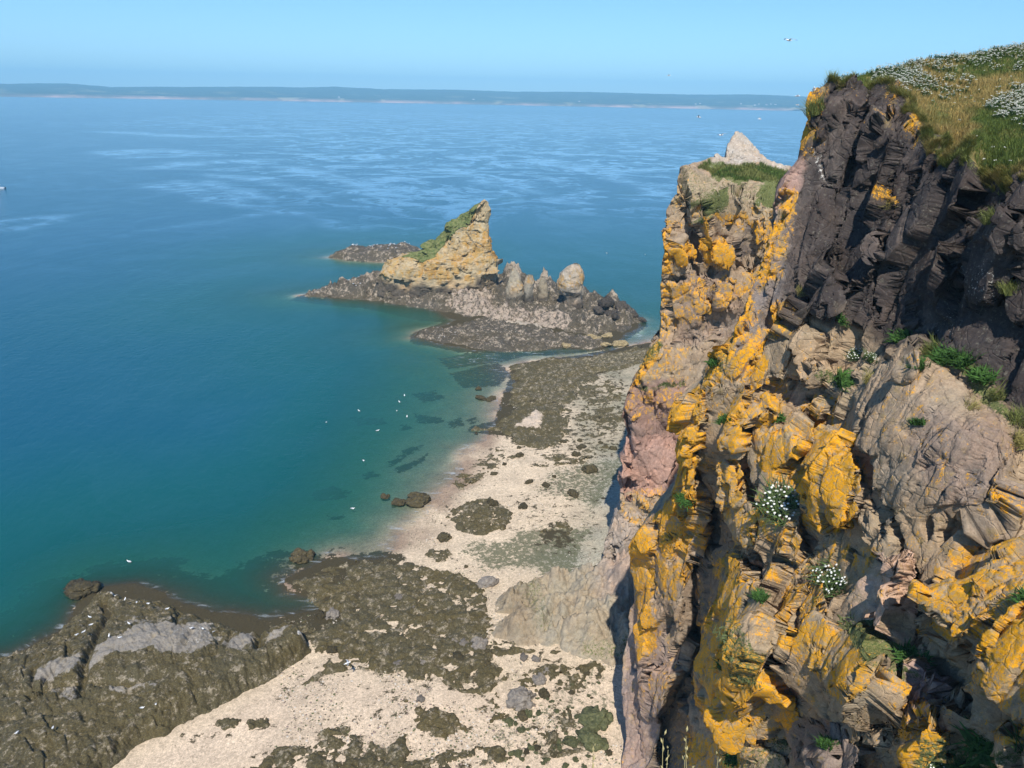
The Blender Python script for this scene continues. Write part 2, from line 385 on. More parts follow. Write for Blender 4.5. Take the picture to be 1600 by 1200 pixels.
LEDGES = [
    ([(445, 905), (490, 885), (560, 870), (600, 867), (640, 875), (690, 890), (730, 905), (760, 925), (765, 960), (772, 1000), (830, 1015), (950, 1030), (945, 1045), (900, 1042), (850, 1042), (800, 1042), (760, 1048), (730, 1048), (700, 1070), (680, 1062), (640, 1060), (600, 1064), (560, 1058), (520, 1064), (480, 1086), (428, 1088), (440, 1075), (480, 1050), (512, 1026), (480, 1015), (480, 985), (430, 975), (520, 955), (450, 920)], .42, .13,
     'broad weed-matted rock ledge between the dark outcrop and the pale shelf', 1.0, .45),
    ([(690, 1062), (730, 1050), (772, 1050), (792, 1068), (772, 1096), (740, 1092), (690, 1076)], .35, .1, 'weed bed with pale sand round it below the row of boulders', .8, .3),
    ([(665, 1118), (700, 1112), (727, 1115), (732, 1140), (722, 1166), (690, 1170), (662, 1142)], .35, .1, 'squarish brown weed bed alone on pink sand', .8, .3),
    ([(385, 1215), (430, 1176), (490, 1165), (500, 1140), (550, 1132), (555, 1160), (600, 1166), (640, 1150), (652, 1190), (700, 1172), (760, 1186), (792, 1200), (800, 1270), (360, 1270)], .45, .1, 'weed-covered rocks cut by sand channels at the bottom edge', .8, .75),
    ([(678, 806), (700, 786), (735, 780), (762, 779), (800, 790), (812, 815), (790, 830), (760, 838), (735, 836), (700, 818)], .45, .11, 'oval weed-covered ledge ringed by pale shingle', .9, .35),
    ([(795, 570), (850, 560), (905, 556), (960, 548), (1010, 540), (1030, 556), (985, 578), (935, 590), (925, 605), (900, 605), (895, 650), (888, 690), (860, 706), (830, 702), (805, 695), (775, 673), (732, 669), (740, 664), (770, 660), (792, 640), (800, 590)], .5, .16, 'wide dark weed reef beside the narrow channel', 1.1, .55),
    ([(900, 610), (935, 600), (930, 625), (905, 635)], .3, .14, 'small round weed patch on shingle near the pillar', .8, .3),
    ([(342, 1138), (358, 1130), (376, 1131), (378, 1144), (350, 1148)], .3, .08, 'low weed tuft on pink sand, the one nearer the outcrop', .4, .2),
    ([(384, 1134), (402, 1129), (421, 1131), (418, 1142), (392, 1146)], .3, .08, 'low weed tuft on pink sand, next to the weed tuft nearer the outcrop', .4, .2),
    ([(290, 1155), (318, 1152), (322, 1160), (296, 1166)], .15, .08, 'faint flat weed scrap on pink sand by the outcrop foot', .4, .3),
    ([(658, 858), (680, 852), (704, 856), (708, 872), (694, 886), (672, 878)], .4, .1, 'lumpy weed rock at the sandy gap beside the broad ledge', .7, .3),
    ([(832, 832), (868, 818), (890, 828), (880, 848), (850, 852)], .2, .12, 'brown weed patch within the green algae', .7, .6),
    ([(888, 905), (935, 888), (942, 900), (900, 925), (885, 922)], .6, .12, 'olive weed bank at the foot of the pillar', .8, .3),
    ([(556, 1092), (600, 1082), (648, 1090), (640, 1104), (590, 1104)], .22, .09, 'thin weed drift on pink sand under the broad ledge', .5, 1.2),
    ([(735, 1112), (780, 1100), (800, 1118), (770, 1132), (738, 1128)], .22, .09, 'thin weed drift beside the squarish weed bed', .5, 1.2),
    ([(800, 1068), (850, 1050), (900, 1058), (940, 1050), (930, 1090), (860, 1096), (810, 1090)], .2, .1, 'patchy weed among stones below the pale shelf', .6, 1.5),
    ([(840, 1130), (900, 1110), (925, 1180), (860, 1200), (820, 1170)], .2, .1, 'patchy weed among the small green stones', .6, 1.6),
    ([(690, 740), (740, 720), (770, 690), (800, 700), (780, 730), (720, 760)], .15, .1, 'dark wrack line along the damp shingle margin', .5, 1.5),
    ([(800, 712), (890, 712), (930, 700), (965, 690), (960, 715), (900, 730), (830, 728)], .18, .1, 'scattered weed belt across the upper shingle', .5, 1.5),
    ([(905, 625), (960, 590), (985, 610), (970, 680), (920, 690), (900, 660)], .18, .12, 'scattered weed on grey shingle beside the wide reef', .5, 1.5),
    ([(580, 1120), (600, 1110), (606, 1126), (588, 1134)], .2, .08, 'little weed clump on sand between two weed beds', .4, .3),
]
ang = np.concatenate([np.linspace(-80, -50, 24)[:-1], np.linspace(-50, 26, 760), np.linspace(26, 80, 60)[1:]])
rad = np.concatenate([np.geomspace(24, 320, 860), np.geomspace(320, 16000, 46)[1:]])
A, R = np.meshgrid(np.radians(ang), rad)
tx, ty = (np.sin(A) * R).ravel(), (np.cos(A) * R).ravel()
tz = terrain_z(tx, ty)
def px_of(x, y, z=0.):
    d = np.stack([x, y, np.broadcast_to(z, x.shape) - H], -1) @ RM
    return CX - d[..., 0] / d[..., 2] * FPX, CY + d[..., 1] / d[..., 2] * FPX
def wsd(poly, x, y, z=0.6):   # distance in metres to a patch surveyed on the beach
    return sdf(wpoly(poly, z), x, y)
def patch(poly, x, y, z=.6, soft=2.0): return smooth(-soft, soft, wsd(poly, x, y, z))
near = (R.ravel() < 330)
nx_, ny_ = tx[near], ty[near]
sdA = np.maximum(*shore_sd(nx_, ny_))
tint = np.tile(np.array([.60, .475, .335], F32), (len(tx), 1)); mask = np.zeros((len(tx), 3), F32)
tn, mn = tint[near].copy(), mask[near].copy()
def blend(t, f, c):
    return t * (1 - f[:, None]) + np.asarray(c, F32) * f[:, None]
n1 = fbm2(np.stack([nx_, ny_], 1), 6, 5, 21); n2 = fbm2(np.stack([nx_, ny_], 1), 2.2, 5, 22)
PINK = [(200, 1210), (420, 1085), (470, 1040), (560, 1065), (680, 1070), (760, 1090), (960, 1060), (980, 1210), (960, 1400), (100, 1400)]
tn = blend(tn, patch(PINK, nx_, ny_), (.62, .485, .350))
SHINGLE = [(890, 640), (915, 560), (1010, 530), (1060, 600), (1000, 700), (985, 800), (960, 880), (930, 915), (880, 900), (830, 880), (900, 840), (925, 790), (940, 740), (905, 700)]
tn = blend(tn, patch(SHINGLE, nx_, ny_, .6, 4.) * np.clip(.75 + n1 * .5, 0, 1), (.28, .25, .17))
GREY = [(945, 720), (985, 720), (975, 830), (940, 905), (880, 905), (850, 880), (905, 850), (925, 800)]
tn = blend(tn, patch(GREY, nx_, ny_, .6, 4.5) * np.clip(.75 + n1 * .6, 0, 1), (.34, .33, .27))
# damp reddish strip along the tide line
tn = blend(tn, smooth(5.5, .5, sdA) * np.clip(.8 + n1, 0, 1), (.30, .215, .150))
tn = blend(tn, smooth(0, -5, sdA), (.22, .19, .13))
ALGAE = [[(725, 862), (775, 842), (810, 830), (850, 835), (900, 830), (940, 745), (975, 720), (985, 745), (965, 760), (935, 790), (925, 840), (905, 880), (882, 925), (860, 918), (845, 892), (790, 888), (755, 890)],
         [(850, 745), (905, 735), (975, 715), (970, 760), (930, 790), (880, 780), (852, 765)],
         [(600, 862), (640, 845), (665, 835), (655, 850), (620, 868)],
         [(820, 1095), (880, 1040), (955, 1040), (965, 1140), (940, 1210), (830, 1200), (790, 1160)]]
for q, st in zip(ALGAE, (.62, .55, .40, .36)):
    mn[:, 1] = np.maximum(mn[:, 1], smooth(-3.2, 2.0, wsd(q, nx_, ny_) + n1 * 2.2) * (st + .04))
BROWN = [[(832, 832), (870, 818), (898, 838), (905, 860), (870, 868), (842, 855)], [(560, 1110), (640, 1080), (660, 1130), (600, 1150)], [(280, 1150), (340, 1120), (430, 1120), (400, 1170), (300, 1175)],
         [(800, 1100), (900, 1090), (930, 1200), (780, 1200)], [(600, 1060), (770, 1040), (800, 1090), (640, 1100)], [(790, 600), (980, 560), (985, 730), (880, 720), (780, 690)], [(690, 730), (790, 690), (800, 800), (680, 800)], [(760, 780), (960, 720), (950, 880), (820, 880)]]
for q, st in zip(BROWN, (.62, .42, .34, .42, .44, .46, .30, .38)):
    mn[:, 0] = np.maximum(mn[:, 0], patch(q, nx_, ny_, .6, 1.5) * st)
UNDER = [[(385, 872), (430, 858), (500, 868), (490, 885), (440, 905), (400, 905), (370, 890)], [(300, 905), (380, 895), (420, 920), (460, 930), (440, 965), (370, 960), (310, 935)],
         [(0, 940), (60, 925), (115, 930), (105, 970), (20, 1010), (-60, 1020)], [(480, 760), (520, 752), (550, 768), (540, 782), (490, 778)], [(505, 805), (540, 803), (545, 815), (510, 815)],
         [(610, 735), (650, 722), (672, 710), (668, 725), (630, 745)], [(600, 725), (640, 705), (665, 700), (640, 718), (612, 735)], [(620, 705), (665, 697), (660, 708), (630, 712)], [(617, 733), (630, 728), (630, 745), (618, 748)],
         [(640, 645), (690, 655), (700, 665), (650, 665)], [(640, 615), (680, 610), (700, 625), (660, 632)], [(695, 662), (720, 655), (730, 670), (705, 678)], [(725, 660), (745, 655), (750, 668), (730, 670)],
         [(700, 585), (780, 570), (800, 590), (780, 610), (720, 610)], [(680, 560), (780, 550), (830, 560), (790, 570), (700, 580)], [(540, 640), (600, 650), (610, 662), (560, 660)], [(625, 660), (650, 668), (640, 676), (622, 672)], [(560, 740), (585, 735), (600, 748), (570, 752)]]
WEEDY = [[(-140, 1090), (-100, 1055), (0, 1012), (60, 985), (100, 960), (145, 905), (215, 905), (300, 930), (400, 955), (440, 960), (470, 930), (435, 905), (490, 872), (560, 862), (605, 856), (640, 868), (560, 960), (480, 1008), (400, 1010), (200, 1000), (60, 1060)],
         [(450, 466), (560, 476), (690, 500), (640, 520), (640, 532), (720, 548), (850, 554), (960, 545), (1015, 505), (1005, 490), (900, 450), (700, 425), (540, 440)], [(790, 600), (800, 568), (900, 553), (1040, 530), (1040, 560), (900, 600), (830, 690), (775, 680), (728, 672), (735, 662), (772, 655)]]
for q in WEEDY:
    mn[:, 0] = np.maximum(mn[:, 0], patch(q, nx_, ny_, .2, 1.2) * .86)
mn[:, 0] = np.maximum(mn[:, 0], .84 * smooth(.3, -.3, sdA) * smooth(-8, -20, nx_ + n1 * 6) * smooth(104, 84, ny_ + n1 * 8) * smooth(-16, -9, sdA))
for q in LEDGES:       # scraps of weed and dark gravel thin out round each ledge
    mn[:, 0] = np.maximum(mn[:, 0], smooth(-4.5, .5, wsd(q[0], nx_, ny_)) * .40)
for q in UNDER:
    mn[:, 0] = np.maximum(mn[:, 0], patch(q, nx_, ny_, -1.0, 1.2) * .72)
mn[:, 0] = np.maximum(mn[:, 0], smooth(-2, -12, sdA) * .25)
tint[near] = np.clip(tn, 0, 1); mask[near] = mn

k = NT('beach_ground'); p = k.pos()
sep = k.n('ShaderNodeSeparateColor', Color=k.attr('mask').outputs['Color'])
fine = k.noise(p, 9, 6, .75); vr = k.n('ShaderNodeTexVoronoi', None, Vector=p, Scale=3.4); vr2 = k.n('ShaderNodeTexVoronoi', None, Vector=p, Scale=7.5)
g = k.n('ShaderNodeSeparateColor', Color=vr.outputs['Color']).outputs[0]; g2 = k.n('ShaderNodeSeparateColor', Color=vr2.outputs['Color']).outputs[1]
peb = k.math('MULTIPLY', k.lin(g, 0, 1, .84, 1.12), k.math('MULTIPLY', k.lin(g2, 0, 1, .80, 1.16), k.lin(fine, .25, .75, .8, 1.18)))
# shingle banks: dark pebbles gather in drifts
drift = k.ramp(k.noise(p, .45, 7, .7, .5), .46, .60)
dark = k.math('MULTIPLY', k.ramp(k.noise(p, 3.0, 8, .85), .54, .60), drift)
col = k.mix(1., k.attr('tint').outputs['Color'], k.n('ShaderNodeCombineColor', Red=peb, Green=peb, Blue=peb).outputs[0], 'MULTIPLY')
tv = k.lin(k.noise(p, .22, 6, .65), .3, .7, .80, 1.10); col = k.mix(1., col, k.n('ShaderNodeCombineColor', Red=tv, Green=tv, Blue=k.math('MULTIPLY', tv, .98)).outputs[0], 'MULTIPLY')
col = k.mix(k.math('MULTIPLY', dark, .70), col, (.145, .115, .075))
ga = k.math('ADD', sep.outputs[1], k.math('MULTIPLY', k.math('SUBTRACT', k.noise(p, 1.5, 10, .80), .5), 2.6))
col = k.mix(k.ramp(ga, .44, .60, 0, .88), col, k.mix(k.ramp(fine, .3, .7), (.055, .060, .028), (.15, .148, .080)))
wa = k.math('ADD', sep.outputs[0], k.math('MULTIPLY', k.math('SUBTRACT', k.noise(p, .9, 10, .72, .3), .5), 1.9))
col = k.mix(k.ramp(wa, .48, .60), col, k.mix(k.ramp(fine, .35, .65), (.030, .024, .012), (.075, .058, .024)))
hb = k.math('ADD', k.noise(p, 3, 9, .75), k.math('MULTIPLY', fine, .5))
k.principled(col, .88, .25, k.bump(hb, .8, .08))
MAT_BEACH = k.m
beach = mesh_obj('beach', np.stack([tx, ty, tz], 1), grid_faces(len(rad), len(ang)), MAT_BEACH, attrs={'tint': tint, 'mask': mask})
tag(beach, 'pale sand and shingle beach curving below the cliff, running under the sea', kind='structure')
print('terrain', round(time.time() - T0, 1))

# ------------------------------------------------------------------ sea
wang = np.concatenate([np.linspace(-82, -50, 20)[:-1], np.linspace(-50, 30, 520), np.linspace(30, 82, 40)[1:]])
wrad = np.concatenate([np.geomspace(22, 330, 640), np.geomspace(330, 16500, 260)[1:]])
A, R = np.meshgrid(np.radians(wang), wrad)
wx, wy = (np.sin(A) * R).ravel(), (np.cos(A) * R).ravel()
wz = terrain_z(wx, wy)
depth = np.clip(-wz, 0, 12)
wpx, wpy = px_of(wx, wy)
FOAM = [[(800, 548), (850, 548), (905, 545), (890, 556), (850, 560), (810, 565)], [(960, 520), (1035, 505), (1035, 535), (985, 535)], [(770, 575), (800, 572), (805, 605), (785, 615)], [(700, 560), (780, 552), (790, 566), (720, 570)]]
foam = np.zeros(len(wx), F32)
nm = R.ravel() < 330
for q in FOAM: foam[nm] = np.maximum(foam[nm], patch(q, wx[nm], wy[nm], 0, 2.5))
# tide rip out in the channel: a broad lane of rougher, slicked water
RIP = [(255, 262), (300, 255), (180, 240), (330, 228), (300, 205), (120, 195), (400, 170), (900, 180), (1300, 200), (1400, 300), (1100, 350), (880, 340), (640, 385), (520, 335), (400, 318), (330, 300)]
rip = np.zeros(len(wx), F32)
fm = ~nm | (R.ravel() > 150)
rp = wpoly(RIP); lx = wx[fm]; ly = wy[fm]
rip[fm] = smooth(-60, 160, sdf(rp, lx, ly) / np.maximum(.25, ly / 900))
foam[nm] = np.maximum(foam[nm], smooth(.22, .03, depth[nm]) * (depth[nm] > 0) * .9)
SWIRL = [[(171, 242), (192, 236), (245, 234), (306, 239), (280, 245), (205, 246)], [(249, 262), (297, 256), (350, 253), (420, 250)], [(267, 291), (315, 299), (350, 306), (372, 319), (437, 330), (481, 336), (540, 352)], [(306, 284), (340, 290), (380, 304), (430, 312)], [(192, 367), (262, 356), (332, 345), (394, 336)], [(0, 356), (87, 338), (140, 331)], [(320, 272), (400, 280), (470, 296), (540, 318), (600, 326)], [(450, 262), (540, 280), (620, 300)], [(180, 206), (300, 214), (430, 212)], [(560, 300), (640, 318), (700, 330)], [(830, 250), (940, 268), (1020, 300)], [(700, 262), (800, 290), (900, 318)]]
swirl = np.zeros(len(wx), F32)
for ln_ in SWIRL:
    a_ = np.asarray(ln_, float); wl_ = at_z(a_[:, 0], a_[:, 1], 0.)[:, :2]
    wl_ = np.stack([np.interp(np.linspace(0, len(wl_) - 1, len(wl_) * 5), np.arange(len(wl_)), wl_[:, q]) for q in (0, 1)], 1)
    rr_m = R.ravel(); sl_ = np.where((rr_m > 150) & (rr_m < 4000))[0]
    d_ = linedist(wl_, wx[sl_], wy[sl_]) + fbm2(np.stack([wx[sl_], wy[sl_]], 1), 60, 3, 33) * 14
    swirl[sl_] = np.maximum(swirl[sl_], np.exp(-(d_ / (.017 * rr_m[sl_] + 2)) ** 2))
k = NT('sea_water'); p = k.pos()
dep = k.attr('depth').outputs['Fac']; fo = k.attr('foam').outputs['Fac']; rp_ = k.attr('rip').outputs['Fac']
warp = k.n('ShaderNodeTexNoise', Vector=p, Scale=.004, Detail=5, Roughness=.6)
pw = k.n('ShaderNodeVectorMath', {'operation': 'ADD'}, i0=p, i1=k.n('ShaderNodeVectorMath', {'operation': 'SCALE'}, i0=k.n('ShaderNodeVectorMath', {'operation': 'SUBTRACT'}, i0=warp.outputs['Color'], i1=(.5, .5, .5)).outputs[0], Scale=340.).outputs[0]).outputs[0]
str1 = k.noise(pw, .026, 10, .70, .6); str2 = k.noise(pw, .0032, 6, .6); str3 = k.noise(p, .05, 6, .65)
swl = k.math('MULTIPLY', k.attr('swirl').outputs['Fac'], k.ramp(k.noise(pw, .05, 8, .75), .38, .60, .15, 1.))
slick0 = k.math('MULTIPLY', k.ramp(str1, .47, .62), k.lin(rp_, 0, 1, .12, 1.))
slick = k.math('MINIMUM', k.math('ADD', slick0, swl), 1.)
calm = k.ramp(str2, .42, .60)
shal, mid_, deep = (.022, .128, .092), (.005, .090, .092), (.0044, .074, .124)
body = k.mix(k.ramp(dep, 0.2, 3.2), shal, mid_); body = k.mix(k.ramp(dep, 3.0, 8.2), body, deep)
body = k.mix(k.math('MULTIPLY', k.ramp(k.noise(pw, .02, 8, .7), .50, .66), k.math('MULTIPLY', rp_, .55)), body, (.020, .105, .125))
body = k.mix(k.math('MULTIPLY', slick, .55), body, (.030, .125, .170))
op = k.math('SUBTRACT', 1., k.math('POWER', 2.718, k.math('MULTIPLY', dep, -.55)))
op = k.math('MINIMUM', op, 1.)
tcol = k.n('ShaderNodeCombineColor', Red=k.math('POWER', 2.718, k.math('MULTIPLY', dep, -.95)), Green=k.math('POWER', 2.718, k.math('MULTIPLY', dep, -.22)), Blue=k.math('POWER', 2.718, k.math('MULTIPLY', dep, -.28)))
tr = k.n('ShaderNodeBsdfTransparent', Color=tcol.outputs[0]); df = k.n('ShaderNodeBsdfDiffuse', Color=body)
m1 = k.n('ShaderNodeMixShader', i0=op, i1=tr.outputs[0], i2=df.outputs[0])
chop = k.math('ADD', k.noise(p, .55, 5, .6), k.math('MULTIPLY', k.noise(p, 1.6, 4, .6), .45))
swell = k.n('ShaderNodeMapping', None, Vector=p, Rotation=(0, 0, .5), Scale=(.10, .035, 1)).outputs[0]
hgt = k.math('ADD', k.math('MULTIPLY', chop, .30), k.math('MULTIPLY', k.noise(swell, 1., 7, .65), .9))
rough_amt = k.math('MULTIPLY', k.lin(slick, 0, 1, 1., .30), k.lin(calm, 0, 1, 1.1, .75))
bn = k.n('ShaderNodeBump', None, Height=hgt, Strength=rough_amt, Distance=.42)
gl = k.n('ShaderNodeBsdfGlossy', Color=(1, 1, 1, 1), Roughness=.16, Normal=bn.outputs[0])
fr0 = k.n('ShaderNodeFresnel', IOR=1.333); fr1 = k.n('ShaderNodeFresnel', IOR=1.333, Normal=bn.outputs[0])
fres = k.math('ADD', k.math('MULTIPLY', fr0.outputs[0], .55), k.math("MULTIPLY", fr1.outputs[0], .45))
ff = k.math('MINIMUM', k.math('MULTIPLY', fres, k.lin(slick, 0, 1, .72, 1.30)), .80)
m2 = k.n('ShaderNodeMixShader', i0=ff, i1=m1.outputs[0], i2=gl.outputs[0])
fn = k.math('MULTIPLY', fo, k.ramp(k.noise(k.n('ShaderNodeMapping', None, Vector=p, Rotation=(0, 0, .3), Scale=(.35, 1.1, 1)).outputs[0], .8, 9, .75, .8), .52, .68))
fleck = k.math('MULTIPLY', k.ramp(k.noise(p, .22, 3, .6), .745, .77), rp_)
fo_df = k.n('ShaderNodeBsdfDiffuse', Color=(.55, .60, .62, 1))
m3 = k.n('ShaderNodeMixShader', i0=k.math('MINIMUM', k.math('ADD', k.math('MULTIPLY', fn, .5), k.math('MULTIPLY', fleck, .8)), 1.), i1=m2.outputs[0], i2=fo_df.outputs[0])
k.link(m3.outputs[0], k.out.inputs['Surface'])
sea = mesh_obj('sea', np.stack([wx, wy, np.zeros_like(wx)], 1), grid_faces(len(wrad), len(wang)), k.m, attrs={'depth': depth, 'foam': foam, 'rip': rip, 'swirl': swirl})
tag(sea, 'blue green sea with tidal streaks reaching to the far shore', kind='structure')
print('sea', round(time.time() - T0, 1))

# ------------------------------------------------------------------ far shore
D0 = 8000.0
RIDGE = [(-500, 126), (-200, 128), (0, 131), (100, 131), (170, 135.5), (270, 135), (380, 137), (470, 138), (520, 136), (600, 139), (700, 140), (800, 143), (900, 143.5), (1000, 145.5), (1100, 148), (1190, 147.5), (1250, 150), (1300, 151), (1600, 157), (2100, 166)]
ra = np.array(RIDGE); rd = ray(ra[:, 0], ra[:, 1])
raz = np.arctan2(rd[:, 0], rd[:, 1]); rel = rd[:, 2] / np.hypot(rd[:, 0], rd[:, 1])
ha = np.linspace(math.radians(-60), math.radians(60), 900)
hr = np.concatenate([np.linspace(D0 - 60, D0 + 300, 30), np.linspace(D0 + 300, D0 + 5200, 60)[1:]])
A, R = np.meshgrid(ha, hr)
x, y = (np.sin(A) * R).ravel(), (np.cos(A) * R).ravel()
xy = np.stack([x, y], 1)
top = H + np.interp(A.ravel(), raz, rel) * (D0 + 2600) + fbm2(np.stack([A.ravel() * 8000, 0 * A.ravel()], 1), 1100, 5, 50) * 13
inl = R.ravel() - D0 + fbm2(xy, 900, 4, 51) * 120
prof = .22 * smooth(0, 120, inl) + .78 * smooth(0, 2400, inl) ** .8
hz = -3 + (top + 3) * prof * (1 - .25 * smooth(3200, 5200, inl)) + fbm2(xy, 700, 5, 52) * 14 * smooth(0, 900, inl) * smooth(2600, 1200, inl) + fbm2(xy, 60, 2, 53) * 4 * smooth(200, 600, inl)
k = NT('wooded_hills'); p = k.pos()
sepz = k.n('ShaderNodeSeparateXYZ', Vector=p).outputs[2]
nn = k.noise(p, .012, 6, .7); n_b = k.noise(p, .0022, 5, .6)
col = k.mix(k.ramp(nn, .35, .65), (.014, .030, .016), (.035, .055, .026))
col = k.mix(k.math('MULTIPLY', k.ramp(k.noise(p, .0035, 6, .65), .56, .62), k.lin(sepz, 20, 90, .75, .1)), col, (.32, .30, .17))
bank = k.math('MULTIPLY', k.lin(sepz, 3, 30, 1, 0), k.ramp(n_b, .40, .60, .25, 1))
col = k.mix(bank, col, (.52, .33, .27))
k.principled(col, .95, .1)
hills = mesh_obj('hills', np.concatenate([xy, hz[:, None]], 1), grid_faces(len(hr), len(ha)), k.m)
tag(hills, 'long low wooded shore fading blue across the strait', kind='structure')

# ------------------------------------------------------------------ haze
hv = [(sx * 16400, yy, zz) for zz in (-16, 420) for yy in (-300, 16400) for sx in (-1, 1)]
hm = mesh_obj('haze', hv, [(0, 2, 3, 1), (4, 5, 7, 6), (0, 1, 5, 4), (2, 6, 7, 3), (0, 4, 6, 2), (1, 3, 7, 5)], None, smooth_shade=False)
k = NT('haze_air')
HAZE = 1.25e-4
pv = k.n('ShaderNodeVolumePrincipled', None, Color=(.335, .72, 1.0, 1), Density=HAZE, Anisotropy=-.2)
k.link(pv.outputs[0], k.out.inputs['Volume'])
hm.data.materials.clear(); hm.data.materials.append(k.m)
tag(hm, kind='stuff')
print('far', round(time.time() - T0, 1))

# ------------------------------------------------------------------ the near cliff
def interp_curve(pts, s):
    pts = np.asarray(pts, float); d = np.concatenate([[0], np.cumsum(np.hypot(*np.diff(pts, axis=0).T))])
    return np.stack([np.interp(s * d[-1], d, pts[:, 0]), np.interp(s * d[-1], d, pts[:, 1])], 1)
LEFT = [(1290, 150), (1274, 158), (1267, 170), (1264, 190), (1258, 206), (1256, 232), (1251, 254), (1236, 268), (1214, 286), (1209, 305), (1205, 330), (1208, 375), (1204, 405), (1195, 434), (1177, 475), (1150, 509), (1147, 540), (1118, 552), (1095, 582),
        (1093, 604), (1063, 632), (1060, 690), (1060, 730), (1051, 762), (1036, 792), (1018, 815), (998, 832), (988, 848), (984, 880), (986, 942), (980, 965), (982, 990), (973, 1025), (971, 1070), (976, 1105), (979, 1149), (973, 1197), (966, 1330)]
RIM = [(1290, 150), (1318, 150), (1335, 146), (1365, 146), (1398, 152), (1418, 165), (1428, 190), (1445, 200), (1478, 212), (1505, 226), (1530, 242), (1560, 258), (1600, 274), (1660, 300), (1780, 345)]
SKY = [(1288, 141), (1296, 133), (1312, 124), (1340, 121), (1372, 110), (1400, 104), (1425, 99), (1450, 97), (1500, 91), (1540, 82), (1600, 72), (1660, 66), (1780, 50)]
RIGHT_X, BOT_Y = 1780, 1330
TPT = [(1290, 150, 43), (1345, 148, 40.5), (1400, 152, 38), (1430, 190, 36), (1480, 213, 32.8), (1530, 242, 29.6), (1600, 275, 25), (1700, 318, 20.8), (1780, 346, 18.5),
       (1258, 225, 44.3), (1214, 286, 46.5), (1206, 380, 47.5), (1178, 475, 49.5), (1150, 510, 50.5), (1095, 585, 54.5), (1062, 650, 58), (1058, 740, 60.5), (1030, 800, 66), (990, 848, 70), (985, 940, 71.5), (973, 1030, 72.5), (976, 1110, 72.5), (973, 1200, 71.5), (966, 1330, 66),
       (1300, 300, 42.6), (1400, 300, 35.6), (1500, 330, 29.3), (1600, 400, 24.8), (1700, 420, 21.5), (1780, 480, 19.4),
       (1250, 300, 44.4), (1250, 400, 43.6), (1300, 480, 40.6), (1400, 400, 34.6), (1400, 505, 34.0), (1500, 470, 28.9), (1500, 545, 28.7), (1590, 630, 24.6), (1700, 600, 21.8), (1780, 700, 19.5),
       (1215, 520, 45.5), (1230, 600, 44.4), (1330, 560, 38.3), (1400, 600, 33.2), (1400, 700, 31.8), (1400, 800, 31.0), (1500, 640, 28.0), (1500, 740, 27.2), (1600, 760, 24.0), (1780, 830, 19.2),
       (1150, 560, 49.8), (1120, 640, 53), (1150, 700, 49.6), (1200, 700, 45.6), (1250, 700, 42.2), (1310, 720, 37.4), (1080, 720, 58.5), (1080, 850, 61.5), (1150, 830, 50.4), (1250, 850, 41.6), (1320, 850, 36.6), (1400, 900, 30.6), (1500, 900, 26.7), (1600, 900, 23.4), (1780, 1000, 18.9),
       (1030, 900, 68.5), (1020, 1050, 70), (1015, 1190, 69.5), (1080, 1000, 64), (1070, 1190, 64.5), (1130, 1000, 50.5), (1150, 1120, 50.8), (1250, 1000, 41.4), (1250, 1150, 42.2), (1350, 1050, 33.9), (1400, 1050, 30.2), (1350, 1190, 34.6), (1500, 1050, 26.2), (1450, 1190, 29.2), (1600, 1050, 23.0), (1600, 1190, 23.2),
       (1100, 1330, 57), (1200, 1330, 49), (1300, 1330, 40), (1450, 1330, 30), (1600, 1330, 24), (1780, 1330, 19),
       (1296, 133, 44.5), (1340, 121, 44), (1400, 104, 43), (1450, 97, 42.5), (1540, 82, 41.5), (1600, 72, 41), (1780, 50, 39), (1500, 150, 37.5), (1600, 170, 31.5), (1600, 220, 28.2), (1700, 200, 26.5), (1780, 250, 22)]
def sm1(a, b, x): t = min(1, max(0, (x - a) / (b - a))); return t * t * (3 - 2 * t)
def tfix(a, b, c):      # the face swings round towards the onlooker on the right; its foot stands out from the wall
    return c * (1 + .12 * sm1(1110, 1260, a) + .30 * max(0., (a - 1250) / 350.)) - 3.2 * sm1(560, 1150, b) * sm1(1180, 1330, a)
tfun = tps([(a, b) for a, b, c in TPT], [tfix(a, b, c) for a, b, c in TPT], 2e-3)

NU, NS, NG = 860, 1120, 130            # columns, rock rows, turf rows
uu = np.linspace(0, 1, NU); ss = np.linspace(0, 1, NS)
Lc = interp_curve(LEFT, ss); Lc[:, 1] = np.maximum.accumulate(Lc[:, 1])
Rc = np.stack([np.full(NS, RIGHT_X), RIM[-1][1] + (BOT_Y - RIM[-1][1]) * ss], 1)
Tc = interp_curve(RIM, uu); Gc = interp_curve(SKY, uu)
U, S = np.meshgrid(uu, ss)
lin = Lc[:, None] * (1 - U[..., None]) + Rc[:, None] * U[..., None]
top0 = Lc[0] * (1 - uu[:, None]) + Rc[0] * uu[:, None]
PXY = lin + (Tc - top0)[None] * ((1 - S) ** 3)[..., None]
gs = np.linspace(1, 0, NG)[:, None, None]            # turf: from skyline down to the rim
GXY = Gc[None] * gs + Tc[None] * (1 - gs)
PX, PY = PXY[..., 0].ravel(), PXY[..., 1].ravel()
